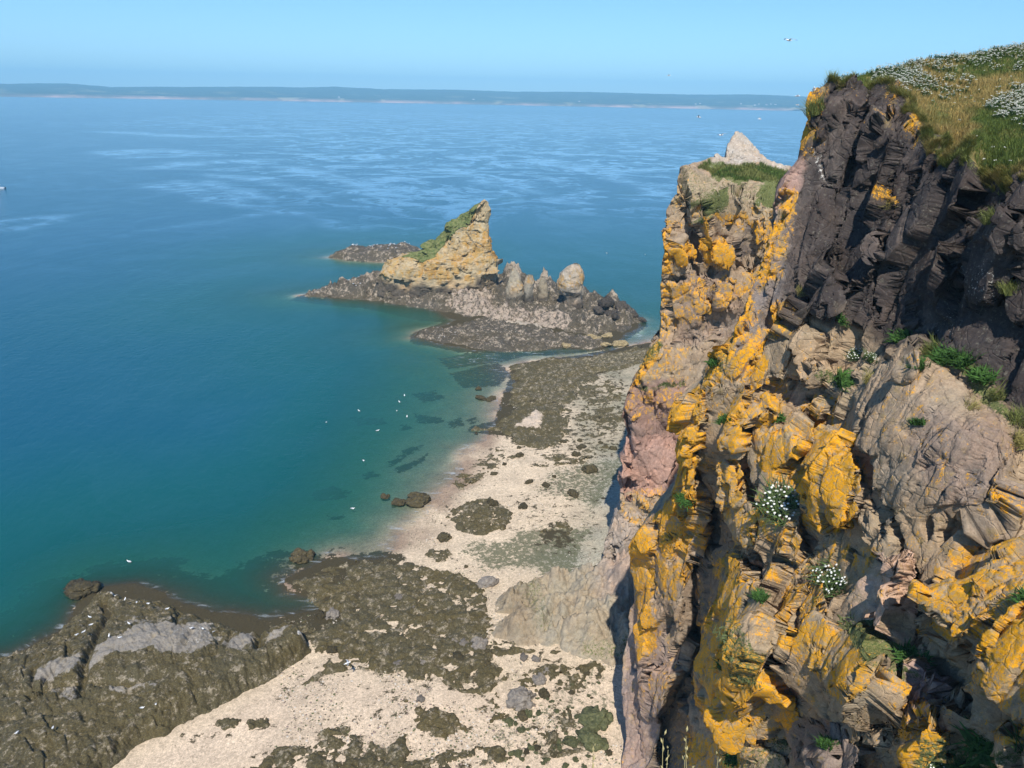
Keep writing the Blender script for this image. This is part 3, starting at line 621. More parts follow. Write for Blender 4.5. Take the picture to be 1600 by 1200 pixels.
# relief that the eye can name: slabs standing proud (+) and clefts cut in (-), metres along the line of sight, edge width in survey px
SLABS = [
    # fin of orange rock on the seaward edge and its lower continuation
    ([(1062, 632), (1098, 602), (1102, 640), (1098, 720), (1092, 790), (1078, 790), (1050, 765), (1060, 720)], 2.2, 9),
    ([(986, 850), (1010, 825), (1030, 800), (1050, 770), (1092, 780), (1088, 850), (1080, 900), (1072, 960), (1066, 1000), (1050, 1080), (1032, 1130), (1020, 1110), (1004, 1060), (990, 1000), (984, 930)], 2.0, 9),
    # deep gully
    ([(1101, 610), (1112, 640), (1120, 700), (1135, 760), (1150, 850), (1140, 880), (1124, 925), (1110, 985), (1092, 1060), (1092, 1160), (1060, 1220), (1020, 1220), (1036, 1120), (1062, 1010), (1080, 920), (1090, 850), (1096, 760)], -3.4, 12),
    # wedge-shaped rock
    ([(1144, 868), (1162, 888), (1186, 918), (1206, 958), (1216, 992), (1192, 1048), (1198, 1085), (1172, 1130), (1148, 1158), (1120, 1142), (1094, 1104), (1095, 1060), (1108, 1000), (1126, 920)], 3.0, 9),
    ([(1152, 862), (1176, 872), (1205, 915), (1222, 975), (1238, 1045), (1262, 1105), (1310, 1130), (1352, 1150), (1340, 1165), (1260, 1130), (1228, 1080), (1205, 1020), (1212, 985), (1196, 930), (1170, 893)], -2.6, 8),
    ([(1236, 908), (1262, 915), (1280, 958), (1302, 975), (1336, 986), (1366, 1042), (1362, 1108), (1340, 1140), (1300, 1112), (1280, 1080), (1264, 1058), (1250, 1000)], 2.3, 8),
    ([(1198, 1060), (1222, 1054), (1252, 1112), (1236, 1132), (1214, 1122), (1196, 1110)], 1.5, 6),
    ([(1368, 1086), (1400, 1096), (1385, 1160), (1355, 1130)], 1.0, 6),
    # pale slab and the recess beside it
    ([(1334, 930), (1350, 890), (1382, 858), (1392, 870), (1379, 905), (1373, 980), (1352, 982), (1330, 966)], 1.5, 4),
    ([(1384, 905), (1394, 868), (1404, 800), (1412, 850), (1414, 910), (1432, 960), (1462, 1005), (1500, 1040), (1535, 1082), (1520, 1130), (1470, 1100), (1420, 1040), (1392, 1000), (1374, 985)], -1.7, 7),
    # big orange mass low on the right
    ([(1412, 914), (1440, 900), (1480, 890), (1540, 872), (1600, 850), (1790, 820), (1790, 1180), (1650, 1150), (1600, 1125), (1560, 1100), (1530, 1068), (1500, 1030), (1460, 1002), (1432, 952)], 1.5, 7),
    ([(1488, 888), (1505, 882), (1524, 900), (1512, 918), (1490, 912)], .7, 5),
    # panel of orange lichen in the middle
    ([(1262, 744), (1282, 700), (1318, 680), (1340, 722), (1338, 800), (1322, 822), (1290, 822), (1270, 796)], 1.5, 6),
    ([(1330, 720), (1345, 740), (1380, 830), (1390, 870), (1360, 868), (1340, 820)], .5, 8),
    # ribs between the gully and the panel
    ([(1140, 640), (1160, 600), (1168, 640), (1160, 700), (1150, 720), (1143, 690)], 1.2, 5),
    ([(1170, 650), (1200, 610), (1210, 640), (1205, 660), (1183, 664)], 1.3, 5),
    ([(1190, 670), (1225, 690), (1225, 720), (1212, 722), (1195, 700)], 1.4, 5),
    ([(1226, 700), (1262, 640), (1268, 690), (1250, 716), (1232, 720)], 1.2, 6),
    ([(1134, 730), (1150, 715), (1160, 760), (1180, 800), (1186, 850), (1170, 860), (1150, 830), (1140, 780)], 1.1, 6),
    ([(1160, 650), (1172, 660), (1186, 720), (1196, 790), (1176, 790), (1160, 730)], -1.6, 5),
    ([(1205, 770), (1240, 800), (1258, 830), (1250, 890), (1225, 880), (1206, 850), (1190, 800)], 1.2, 6),
    ([(1255, 800), (1268, 800), (1292, 850), (1300, 890), (1288, 905), (1268, 860)], -1.3, 5),
    ([(1180, 820), (1196, 850), (1206, 890), (1190, 880)], -1.2, 4),
    ([(1264, 600), (1290, 600), (1306, 640), (1300, 680), (1280, 690), (1266, 660)], -.9, 5),
    ([(1262, 560), (1300, 575), (1312, 600), (1296, 650), (1276, 655), (1264, 600)], 1.1, 6),
    # smooth swelling ramp
    ([(1330, 575), (1372, 545), (1420, 560), (1480, 590), (1560, 660), (1602, 760), (1560, 800), (1500, 815), (1420, 800), (1375, 760), (1345, 690), (1330, 640)], 1.0, 22),
    ([(1375, 552), (1392, 528), (1425, 525), (1450, 560), (1430, 590), (1380, 595)], .9, 8),
    ([(1268, 470), (1282, 438), (1316, 440), (1326, 492), (1290, 496), (1270, 492)], 1.2, 4),
    ([(1208, 520), (1236, 470), (1262, 500), (1280, 520), (1262, 590), (1216, 592)], 1.3, 7),
    # ribs and slots of the dark wall
    ([(1352, 150), (1372, 160), (1350, 250), (1322, 380), (1318, 470), (1300, 470), (1306, 380), (1322, 270)], -1.1, 5),
    ([(1408, 175), (1420, 176), (1400, 270), (1392, 400), (1385, 500), (1362, 520), (1368, 420), (1380, 300)], -1.3, 5),
    ([(1428, 220), (1440, 260), (1440, 330), (1432, 360), (1420, 300)], -.9, 5),
    ([(1500, 300), (1520, 330), (1508, 420), (1496, 470), (1488, 470), (1496, 400)], -1.0, 5),
    ([(1262, 330), (1284, 300), (1302, 320), (1296, 400), (1282, 430), (1262, 420)], .9, 6),
    ([(1372, 260), (1384, 250), (1384, 330), (1372, 420), (1362, 400), (1364, 330)], .9, 5),
    ([(1515, 340), (1560, 320), (1600, 350), (1600, 430), (1560, 470), (1520, 460), (1505, 420)], .7, 6),
    ([(1440, 360), (1470, 350), (1478, 420), (1466, 470), (1440, 460)], .8, 6),
    ([(1405, 450), (1440, 470), (1470, 470), (1480, 520), (1440, 540), (1410, 520)], -.9, 8),
    ([(1215, 300), (1245, 275), (1243, 310), (1222, 350), (1212, 330)], .5, 6),
    # lower rubble
    ([(1240, 1120), (1290, 1118), (1340, 1165), (1352, 1200), (1345, 1260), (1255, 1260), (1240, 1190)], 1.4, 8),
    ([(1400, 1128), (1440, 1125), (1478, 1150), (1470, 1180), (1420, 1196), (1402, 1170)], 1.3, 6),
    ([(1090, 1150), (1130, 1150), (1200, 1165), (1240, 1200), (1240, 1330), (1075, 1330), (1080, 1200)], 1.6, 10),
    ([(1340, 1150), (1372, 1120), (1400, 1190), (1400, 1260), (1352, 1260)], -1.4, 7),
    ([(1480, 1130), (1545, 1130), (1560, 1230), (1480, 1260)], -1.2, 9),
    ([(1562, 1150), (1640, 1130), (1700, 1200), (1640, 1270), (1566, 1250)], 1.1, 8),
]
base_t = tfun(np.stack([PX, PY], 1))
Q0 = at_t(PX, PY, base_t)
wob = fbm(Q0, 1.1, 4, 301); wob2 = fbm(Q0, 2.8, 3, 305)
off = np.zeros(len(PX), F32)
mpx = FPX / base_t                            # px per metre
for poly, h, e in SLABS:
    P_ = np.asarray(poly, float); lo = P_.min(0) - 60; hi = P_.max(0) + 60
    sel = np.where((PX > lo[0]) & (PX < hi[0]) & (PY > lo[1]) & (PY < hi[1]))[0]
    d = sdf(poly, PX[sel], PY[sel]) + wob2[sel] * .26 * mpx[sel]
    h *= 1.25; f = smooth(-e * .45, e * .7, d)
    if h > 0: f = f * (1 + .012 * np.clip(d, 0, 50))
    off[sel] += (h * f).astype(F32)
off = blur(off.reshape(NS, NU).astype(float), 2).ravel()
lam = smooth(0, .02, U.ravel())               # keep the seaward outline where it is
Q = at_t(PX, PY, base_t - off * (.35 + .65 * lam))
# even out the cells before carving
U0 = U
Qe, (PXe, PYe, Ue, wob_, wob2_, bt_) = even(Q.reshape(NS, NU, 3), [a_.reshape(NS, NU) for a_ in (PX, PY, U, wob, wob2, base_t)])
PX, PY, wob, wob2, base_t = PXe.ravel(), PYe.ravel(), wob_.ravel(), wob2_.ravel(), bt_.ravel(); U = Ue; Q = Qe.reshape(-1, 3)
# block relief along the local normal
Pg = Q.reshape(NS, NU, 3); N0 = grid_normals(at_t(PX, PY, base_t).reshape(NS, NU, 3)).reshape(-1, 3)
N0 *= np.sign(((CAMP - Q) * N0).sum(1))[:, None]
N1 = grid_normals(np.stack([blur(Pg[..., q], 7) for q in range(3)], -1)).reshape(-1, 3); N1 *= np.sign((N1 * N0).sum(1))[:, None]
Pq = Q.reshape(NS, NU, 3)
cell = np.maximum(np.linalg.norm(np.gradient(Pq, axis=1), axis=-1), np.linalg.norm(np.gradient(Pq, axis=0), axis=-1))
cell = blur(cell, 3).ravel().astype(F32)
wall = smooth(20, -20, sdf([(1140, 560), (1205, 525), (1262, 500), (1325, 500), (1370, 550), (1410, 522), (1450, 545), (1480, 560), (1530, 600), (1600, 680), (1800, 900), (1800, 2000), (500, 2000), (500, 560)], PX, PY) + wob * 16)
wall = wall.astype(F32)
tiltm = mathutils.Euler((.15, .35, .2)).to_matrix()
r1, c1 = rock(Q, [(3.6, .78), (1.5, .32), (.6, .12), (.25, .05)], 5, (1.3, 1.3, .40), np.array(tiltm), cell=cell)
r2, c2 = rock(Q, [(4.4, 1.0), (1.7, .5), (.65, .19), (.26, .06)], 9, (1.3, 1.3, .40), None, cell=cell)
ramp_sm = smooth(-10, 30, sdf([(1345, 590), (1400, 560), (1480, 590), (1560, 660), (1602, 760), (1500, 810), (1420, 800), (1360, 700)], PX, PY))
rel = r1 * (1 - wall) * (1 - .45 * ramp_sm) + r2 * wall + fbm(Q, 6, 4, 77) * .5 + fbm(Q, .3, 3, 78) * .02
fade = smooth(0, .012, U.ravel()) * .6 + .4
Q = Q + (lambda q: q / np.linalg.norm(q, axis=1, keepdims=True))(.7 * N0 + N1) * (rel * fade)[:, None]
TL = np.array(mathutils.Euler((.12, .30, .25)).to_matrix())
QA, e1_ = facet(Q, 2.6, .72, 1301, (1.25, 1.25, .50), TL); QA, e2_ = facet(QA, 1.0, .62, 1302, (1.2, 1.2, .62), TL, cell=cell); QA, e3_ = facet(QA, .42, .5, 1303, (1.2, 1.2, .8), TL, cell=cell)
fw = (fade * (1 - .35 * ramp_sm))[:, None]
Q = Q * (1 - fw) + QA * fw
Q = Q - N0 * ((e1_ * .10 + e2_ * .05) * smooth(.2, .08, cell) * fw[:, 0])[:, None]
Q = Q.reshape(NS, NU, 3)
# rub down the sides of the ribs, where the grid is drawn out
Qs = np.stack([blur(Q[..., q], 2) for q in range(3)], -1)
c2 = np.maximum(np.linalg.norm(np.gradient(Qs, axis=1), axis=-1), np.linalg.norm(np.gradient(Qs, axis=0), axis=-1))
wr = (blur(smooth(.13, .30, c2), 2) * .45 * (np.arange(NU) > 12)[None])[..., None]
Q = Q * (1 - wr) + Qs * wr
crack = c1 * (1 - wall)

# colour of the stone, with wall and gully shade worked in, and where lichen grows
def area(poly, soft=8., X=None, Y=None):
    X = PX if X is None else X; Y = PY if Y is None else Y
    return smooth(-soft, soft, sdf(poly, X, Y) + wob * 9)
tint = np.tile(np.array([.335, .255, .165], F32), (len(PX), 1))
tint = blend(tint, wall * .97, (.044, .037, .036))  # dark basalt, taken darker still to carry the wall's shade
tint = blend(tint, wall * smooth(.1, .6, fbm(Q.reshape(-1, 3), 2.2, 4, 91)) * .7, (.110, .090, .078))
tint = blend(tint, area([(1210, 290), (1248, 270), (1246, 330), (1230, 480), (1180, 560), (1150, 600), (1140, 560), (1180, 470)]) * .9, (.215, .185, .165))
tint = blend(tint, area([(1206, 300), (1245, 262), (1262, 250), (1248, 300), (1214, 330)]), (.34, .225, .18))
tint = blend(tint, area([(1330, 590), (1400, 545), (1480, 570), (1560, 650), (1605, 770), (1520, 815), (1400, 790), (1350, 690)], 14) * .85, (.30, .235, .165))
tint = blend(tint, area([(1440, 640), (1560, 660), (1600, 760), (1480, 800), (1420, 730)], 20) * .6, (.205, .150, .125))
tint = blend(tint, area([(984, 930), (1010, 940), (1040, 990), (1040, 1120), (1000, 1330), (960, 1330), (970, 1050)]) * .9, (.285, .215, .185))
tint = blend(tint, area([(1000, 820), (1060, 770), (1100, 880), (1060, 1010), (1020, 1130), (1000, 1020)], 14) * .45, (.28, .205, .155))
tint = blend(tint, area([(1334, 930), (1350, 890), (1382, 858), (1392, 870), (1379, 905), (1373, 985), (1345, 990)], 4), (.50, .345, .245))
tint = blend(tint, area([(1390, 1040), (1450, 1030), (1470, 1110), (1420, 1140), (1390, 1110)], 8) * .8, (.36, .245, .21))
tint = blend(tint, area([(1240, 1120), (1330, 1130), (1360, 1220), (1240, 1240)], 8) * .8, (.215, .165, .14))
tint = blend(tint, area([(1105, 700), (1150, 860), (1100, 1040), (1080, 1220), (1010, 1220), (1060, 1010), (1090, 850)], 10) * .75, (.15, .125, .10))  # gully shadow deepened in the tint
LICH = [
    ([(1058, 640), (1098, 604), (1104, 640), (1100, 760), (1090, 850), (1060, 880), (1040, 830), (1050, 765)], .95), ([(1116, 556), (1150, 510), (1152, 545), (1130, 590), (1095, 610), (1090, 590)], .8),
    ([(986, 850), (1020, 815), (1050, 770), (1092, 790), (1080, 900), (1058, 930), (1030, 880), (1015, 960), (1030, 1020), (1010, 1030), (990, 960)], .8), ([(1000, 960), (1050, 980), (1050, 1060), (1020, 1120), (1005, 1050)], .50),
    ([(1204, 380), (1236, 310), (1246, 330), (1222, 430), (1188, 470), (1180, 500), (1150, 550), (1138, 540), (1180, 460)], .66), ([(1256, 198), (1272, 186), (1276, 205), (1266, 236), (1256, 234)], .95), ([(1262, 160), (1290, 152), (1288, 180), (1266, 190)], .62),
    ([(1150, 580), (1205, 500), (1218, 505), (1190, 590), (1160, 620)], .85), ([(1200, 500), (1220, 485), (1225, 510), (1212, 520)], .8), ([(1130, 640), (1160, 600), (1210, 590), (1230, 640), (1210, 665), (1160, 700), (1140, 690)], .68),
    ([(1180, 600), (1235, 590), (1235, 650), (1208, 668), (1180, 660)], .72), ([(1188, 670), (1240, 690), (1262, 640), (1330, 600), (1310, 660), (1345, 720), (1345, 800), (1325, 825), (1285, 825), (1260, 760), (1225, 760), (1195, 720)], .74),
    ([(1262, 744), (1282, 700), (1318, 680), (1340, 722), (1338, 800), (1322, 822), (1290, 822), (1270, 796)], .92), ([(1130, 720), (1156, 715), (1170, 790), (1206, 780), (1260, 830), (1270, 880), (1300, 900), (1280, 925), (1240, 890), (1200, 850), (1150, 860)], .62),
    ([(1144, 868), (1170, 900), (1165, 960), (1160, 1000), (1195, 1040), (1190, 1100), (1150, 1158), (1094, 1104), (1100, 1010), (1120, 930)], .80), ([(1160, 950), (1205, 940), (1210, 990), (1180, 1010)], .40),
    ([(1236, 908), (1262, 915), (1285, 970), (1340, 990), (1362, 1050), (1350, 1100), (1300, 1100), (1275, 1060), (1250, 990)], .74), ([(1198, 1060), (1222, 1054), (1252, 1112), (1236, 1132), (1200, 1110)], .85), ([(1262, 1010), (1300, 980), (1310, 1000), (1280, 1030)], .3),
    ([(1410, 912), (1480, 888), (1560, 870), (1610, 850), (1610, 1060), (1560, 1040), (1500, 1010), (1460, 1000), (1430, 950)], .86), ([(1480, 860), (1550, 840), (1560, 880), (1490, 890)], .75), ([(1500, 1000), (1610, 980), (1610, 1130), (1560, 1095), (1520, 1050)], .55),
    ([(1400, 1130), (1445, 1122), (1480, 1150), (1470, 1185), (1410, 1200)], .88), ([(1560, 1150), (1610, 1140), (1610, 1180), (1570, 1170)], .85), ([(1085, 1150), (1140, 1150), (1160, 1200), (1130, 1240), (1070, 1240)], .75), ([(1150, 1150), (1240, 1130), (1240, 1180), (1160, 1190)], .40),
    ([(1368, 1086), (1400, 1100), (1392, 1120), (1370, 1105)], .9), ([(1330, 850), (1380, 860), (1350, 900), (1300, 890), (1290, 850)], .55), ([(1440, 760), (1480, 670), (1500, 680), (1470, 760), (1505, 725), (1500, 740)], .42), ([(1440, 690), (1500, 700), (1490, 725), (1450, 740)], .36),
    ([(1530, 755), (1570, 745), (1575, 775), (1535, 790)], .66), ([(1550, 700), (1575, 695), (1572, 720), (1555, 718)], .55), ([(1420, 840), (1500, 830), (1500, 880), (1430, 900)], .42), ([(1500, 800), (1610, 760), (1610, 850), (1520, 850)], .36), ([(1425, 185), (1434, 185), (1434, 206), (1424, 206)], .8), ([(1376, 178), (1388, 175), (1384, 192), (1378, 194)], .7),
    ([(1320, 140), (1400, 142), (1400, 156), (1320, 154)], .30), ([(1466, 226), (1488, 230), (1486, 240), (1468, 240)], .6), ([(1370, 295), (1382, 292), (1380, 306), (1370, 304)], .6), ([(1080, 600), (1100, 590), (1110, 640), (1090, 640)], .5)]
lich = np.full(len(PX), .0, F32)
low = ((1 - wall) * .30).astype(F32)
for poly, a in LICH:
    P_ = np.asarray(poly, float); lo = P_.min(0) - 40; hi = P_.max(0) + 40
    sel = np.where((PX > lo[0]) & (PX < hi[0]) & (PY > lo[1]) & (PY < hi[1]))[0]
    lich[sel] = np.maximum(lich[sel], min(.98, a * 1.04 + .05) * smooth(-26, 12, sdf(poly, PX[sel], PY[sel]) + wob[sel] * 14))
# lichen prefers exposed faces: thinner in open joints and on undersides
Nn = grid_normals(Q).reshape(-1, 3); Nn *= np.sign(((CAMP - Q.reshape(-1, 3)) * Nn).sum(1))[:, None]
lich = np.maximum(lich, low) * (.80 + .25 * np.clip(r1, -1, 1)) - .28 * crack
VEG = [([(1148, 975), (1165, 970), (1185, 1010), (1180, 1060), (1150, 1070), (1140, 1020)], .55), ([(1320, 970), (1350, 975), (1385, 1010), (1412, 1050), (1390, 1060), (1350, 1035), (1325, 1000)], .72), ([(1268, 910), (1295, 930), (1305, 965), (1280, 960)], .6),
       ([(1415, 520), (1440, 530), (1520, 565), (1545, 610), (1590, 665), (1580, 670), (1535, 625), (1500, 580), (1440, 555)], .72), ([(1105, 1170), (1240, 1150), (1240, 1230), (1100, 1230)], .45), ([(1440, 1150), (1560, 1150), (1600, 1190), (1500, 1240), (1420, 1220)], .60),
       ([(1150, 850), (1180, 880), (1210, 930), (1200, 935), (1165, 890)], .65), ([(1280, 580), (1310, 580), (1310, 600), (1285, 602)], .6), ([(1140, 640), (1150, 660), (1140, 680), (1132, 660)], .3), ([(1440, 190), (1560, 225), (1540, 262), (1470, 262), (1450, 230)], .52), ([(1410, 560), (1360, 590), (1330, 640), (1350, 580)], .3), ([(1110, 560), (1150, 545), (1150, 580), (1115, 590)], .5)]
veg = np.zeros(len(PX), F32)
for poly, a in VEG: veg = np.maximum(veg, a * area(poly, 10))
gua = (area([(1490, 420), (1560, 400), (1570, 470), (1500, 480)], 20) * .24 + area([(1270, 200), (1300, 260), (1310, 300), (1280, 290)], 10) * .3 + .14 * wall).astype(F32)
gua = np.maximum(gua, area([(1440, 500), (1500, 470), (1520, 540), (1460, 545)], 14) * .35)
mask = np.stack([lich, veg, gua], 1)
# the sides and back: wrap the seaward edge round, carry the foot down to the shore
def wrapcols(P, n=14):
    out = []
    for j in range(n, 0, -1):
        s = (j / n); dist = 16 * s ** 1.7
        d = np.stack([dist * .45 + .6 * s, dist * .95, -dist * .15 * np.ones_like(dist)]) if False else np.array([dist * .42, dist * .9, -dist * .1])
        out.append(P[:, 0] + d + .5 * np.stack([fbm(P[:, 0] + d, 2.0, 3, 401), 0 * P[:, 0, 0], 0 * P[:, 0, 0]], 1) * s ** .5)
    return np.stack(out, 1)
W = wrapcols(Q); NW = W.shape[1]
Q2 = np.concatenate([W, Q], 1)
def padL(a): a = a.reshape(NS, NU, -1); return np.concatenate([np.repeat(a[:, :1], NW, 1), a], 1)
tint2, mask2 = padL(tint), padL(mask); mask2[:, :NW, 0] *= .6
foot = []
for j in range(1, 25):
    f = j / 24; b = Q2[-1].copy(); z1 = -1.0
    drop = (b[:, 2] - z1) * f
    b[:, 0] -= drop * .10; b[:, 1] -= drop * .12; b[:, 2] -= drop
    b += (fbm(b, 3, 4, 402) * .8 * min(1, f * 4))[:, None] * np.array([-.7, -.6, .2])
    foot.append(b)
foot = np.stack(foot, 0)
Q3 = np.concatenate([Q2, foot], 0)
ext = lambda a: np.concatenate([a, np.repeat(a[-1:], 24, 0)], 0)
tint3, mask3 = ext(tint2), ext(mask2)
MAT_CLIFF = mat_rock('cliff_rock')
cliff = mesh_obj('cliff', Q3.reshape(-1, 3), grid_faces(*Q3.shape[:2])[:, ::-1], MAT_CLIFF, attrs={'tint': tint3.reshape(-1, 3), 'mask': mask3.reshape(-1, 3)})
tag(cliff, 'tall craggy sea cliff, dark upper wall and orange lichen covered lower ribs', kind='structure')
print('cliff', round(time.time() - T0, 1))

# turf on the clifftop
GX, GY = GXY[..., 0].ravel(), GXY[..., 1].ravel()
gt = tfun(np.stack([GX, GY], 1))
G = at_t(GX, GY, gt).reshape(NG, NU, 3)
rimfix = (Q[0] - G[-1])[None] * (np.linspace(0, 1, NG) ** 6)[:, None, None]
G = G + rimfix
G = G + (fbm(G.reshape(-1, 3), 2.4, 4, 61) * .20).reshape(NG, NU, 1) * np.array([0, 0, 1.]) * (np.linspace(1, 0, NG) ** .3)[:, None, None]
back = []
for j in range(26, 0, -1):
    d = 26 * (j / 26) ** 1.6
    b = G[0] + np.array([.35 * d, .94 * d, -.10 * d - .004 * d * d])
    back.append(b)
lip = Q[3] - np.array([0, 0, .05])
T_ = np.concatenate([np.stack(back, 0), G[:-1], (G[-1] + np.array([-.05, -.05, .02]))[None], (Q[2] + N0.reshape(NS, NU, 3)[2] * -.25)[None]], 0)
k = NT('clifftop_turf'); p = k.pos()
a = k.noise(p, .55, 6, .65); b = k.noise(p, 6, 6, .7)
col = k.mix(k.ramp(a, .40, .60), (.10, .125, .035), (.30, .23, .095)); col = k.mix(k.ramp(b, .3, .7), k.mix(1., col, (.6, .62, .6), 'MULTIPLY'), col)
k.principled(col, .95, .1, k.bump(b, 1., .12))
turf = mesh_obj('turf', T_.reshape(-1, 3), grid_faces(*T_.shape[:2])[:, ::-1], k.m)
tag(turf, 'grassy sloping clifftop ground above the dark rock wall', kind='structure')

def on_cliff(px, py, lift=0.0):
    """point and outward normal on the finished cliff near a surveyed spot"""
    i = np.argmin((PX - px) ** 2 + (PY - py) ** 2)
    return Q.reshape(-1, 3)[i] + Nn[i] * lift, Nn[i]
def on_turf(px, py):
    i = np.argmin((GX - px) ** 2 + (GY - py) ** 2); return G.reshape(-1, 3)[i]

# ------------------------------------------------------------------ the pillar behind the near cliff
PL = [(1064, 265), (1056, 284), (1054, 302), (1041, 329), (1037, 359), (1041, 385), (1034, 407), (1034, 452), (1032, 490), (1032, 527), (1019, 535), (1011, 561), (1000, 580), (980, 611), (972, 649), (980, 682), (969, 712), (969, 765), (969, 800), (958, 815), (946, 840), (942, 877), (944, 905), (940, 950)]
PRIM = [(1064, 265), (1085, 264), (1110, 275), (1140, 286), (1180, 290), (1215, 300), (1330, 320)]
PSKY = [(1062, 262), (1080, 256), (1098, 252), (1112, 246), (1120, 240), (1134, 236), (1137, 222), (1142, 212), (1150, 208), (1158, 209), (1166, 214), (1176, 224), (1192, 235), (1205, 244), (1222, 255), (1238, 264), (1260, 275), (1330, 300)]
PT = [(1064, 265, 88.2), (1140, 286, 87.4), (1215, 300, 87.0), (1330, 320, 86), (1050, 330, 88.8), (1140, 340, 87.6), (1220, 340, 87.0), (1037, 400, 90.2), (1120, 400, 89), (1210, 400, 88), (1034, 452, 92), (1120, 460, 90.6), (1230, 460, 89.5), (1032, 522, 94), (1120, 520, 92.8), (1230, 520, 91.5), (1330, 500, 89),
      (1018, 540, 92.8), (1090, 555, 92), (1000, 582, 93.2), (1080, 600, 93), (980, 612, 94.4), (1060, 640, 94), (972, 650, 95.8), (1060, 700, 96), (969, 715, 97.6), (969, 790, 99.6), (1050, 800, 98.6), (946, 845, 101.4), (1040, 860, 100.5), (942, 880, 102.2), (940, 950, 104.2), (1060, 940, 103.2), (1330, 700, 94), (1330, 940, 101), (1200, 700, 95), (1200, 900, 101),
      (1062, 262, 90), (1112, 246, 95), (1150, 208, 98), (1205, 244, 98), (1260, 275, 98), (1330, 300, 97), (1150, 240, 94), (1200, 275, 91)]
pf = tps([(a, b) for a, b, c in PT], [c for a, b, c in PT], 2e-3)
MU, MS, MG = 360, 600, 90
uu = np.linspace(0, 1, MU); ss = np.linspace(0, 1, MS)
Lc = interp_curve(PL, ss); Lc[:, 1] = np.maximum.accumulate(Lc[:, 1])
Rc = np.stack([np.full(MS, 1330.), 320 + 630 * ss], 1); Tc = interp_curve(PRIM, uu); Gc = interp_curve(PSKY, uu)
U, S = np.meshgrid(uu, ss)
lin = Lc[:, None] * (1 - U[..., None]) + Rc[:, None] * U[..., None]
PXY = lin + (Tc - (Lc[0] * (1 - uu[:, None]) + Rc[0] * uu[:, None]))[None] * ((1 - S) ** 3)[..., None]
gs = np.linspace(1, 0, MG)[:-1, None, None]
PXY = np.concatenate([Gc[None] * gs + Tc[None] * (1 - gs), PXY], 0)
NSP = len(PXY); pX, pY = PXY[..., 0].ravel(), PXY[..., 1].ravel()
pt = pf(np.stack([pX, pY], 1))
pQ0 = at_t(pX, pY, pt); pw = fbm(pQ0, 2.2, 3, 505); pwf = fbm(pQ0, .9, 3, 506)
po = np.zeros(len(pX), F32)
for poly, h, e in [([(1092, 342), (1112, 338), (1116, 370), (1146, 375), (1153, 405), (1144, 420), (1098, 415), (1097, 385)], 1.6, 5), ([(1060, 372), (1080, 368), (1090, 405), (1064, 412), (1058, 395)], 1.3, 5), ([(1040, 340), (1060, 335), (1060, 372), (1048, 385), (1040, 365)], 1.0, 5),
                   ([(1175, 342), (1212, 335), (1215, 400), (1180, 380)], 1.4, 5), ([(1082, 365), (1092, 370), (1098, 408), (1090, 410)], -1.2, 4), ([(1147, 347), (1172, 343), (1172, 400), (1152, 405)], -.8, 4), ([(1096, 438), (1102, 436), (1116, 480), (1112, 490), (1102, 470)], -1.6, 3),
                   ([(1040, 445), (1095, 440), (1105, 480), (1090, 510), (1044, 500)], 1.0, 6), ([(1110, 440), (1180, 430), (1175, 480), (1130, 500)], .9, 6), ([(1040, 418), (1180, 405), (1180, 428), (1110, 432), (1040, 436)], -.8, 6), ([(1070, 510), (1120, 500), (1120, 540), (1060, 538)], -1.1, 6),
                   ([(1052, 300), (1080, 290), (1110, 310), (1100, 335), (1060, 330)], .9, 8), ([(1120, 310), (1180, 300), (1200, 330), (1130, 340)], .8, 8), ([(970, 690), (1060, 680), (1060, 760), (1000, 770), (969, 760)], -.9, 8), ([(960, 765), (1040, 770), (1050, 810), (960, 812)], 1.0, 6), ([(946, 820), (1010, 815), (1000, 860), (944, 850)], 1.2, 5),
                   ([(943, 862), (990, 860), (990, 905), (945, 905)], .9, 5), ([(1020, 640), (1035, 640), (1035, 672), (1060, 668), (1060, 680), (1022, 682)], -.8, 3)]:
    d = sdf(poly, pX, pY) + pw * 2.6
    po += (h * smooth(-e * .5, e, d)).astype(F32)
po = blur(po.reshape(NSP, MU).astype(float), 1).ravel()
pQ = at_t(pX, pY, pt - po * (.3 + .7 * smooth(0, .05, np.concatenate([np.tile(uu, (MG - 1, 1)), U], 0).ravel())))
prow = np.repeat((np.arange(NSP) < MG - 1).astype(float)[:, None], MU, 1)
pe, (pX, pY, pw, pwf, prow) = even(pQ.reshape(NSP, MU, 3), [a_.reshape(NSP, MU) for a_ in (pX, pY, pw, pwf)] + [prow])
pQ = pQ0 = pe.reshape(-1, 3); pX, pY, pw, pwf = pX.ravel(), pY.ravel(), pw.ravel(), pwf.ravel()
pN = grid_normals(pQ0.reshape(NSP, MU, 3)).reshape(-1, 3); pN *= np.sign(((CAMP - pQ) * pN).sum(1))[:, None]
tg = pQ.reshape(NSP, MU, 3); cellp = blur(np.maximum(np.linalg.norm(np.gradient(tg, axis=1), axis=-1), np.linalg.norm(np.gradient(tg, axis=0), axis=-1)), 2).ravel().astype(F32)
rr, cc = rock(pQ, [(4.5, 1.1), (1.8, .5), (.75, .22), (.35, .09)], 15, (1.15, 1.15, .75), np.array(mathutils.Euler((.1, -.25, .1)).to_matrix()), cell=cellp)
capm = prow.ravel()
capg = capm * (1 - smooth(-4, 6, sdf([(1108, 262), (1112, 240), (1138, 200), (1160, 200), (1210, 245), (1235, 262), (1200, 265), (1165, 258), (1130, 262)], pX, pY)))
pQ = pQ + pN * ((rr + fbm(pQ, 5, 3, 517) * .5) * (1 - .75 * capg) * (1 - .25 * capm))[:, None]
TLp = np.array(mathutils.Euler((.1, -.2, .1)).to_matrix())
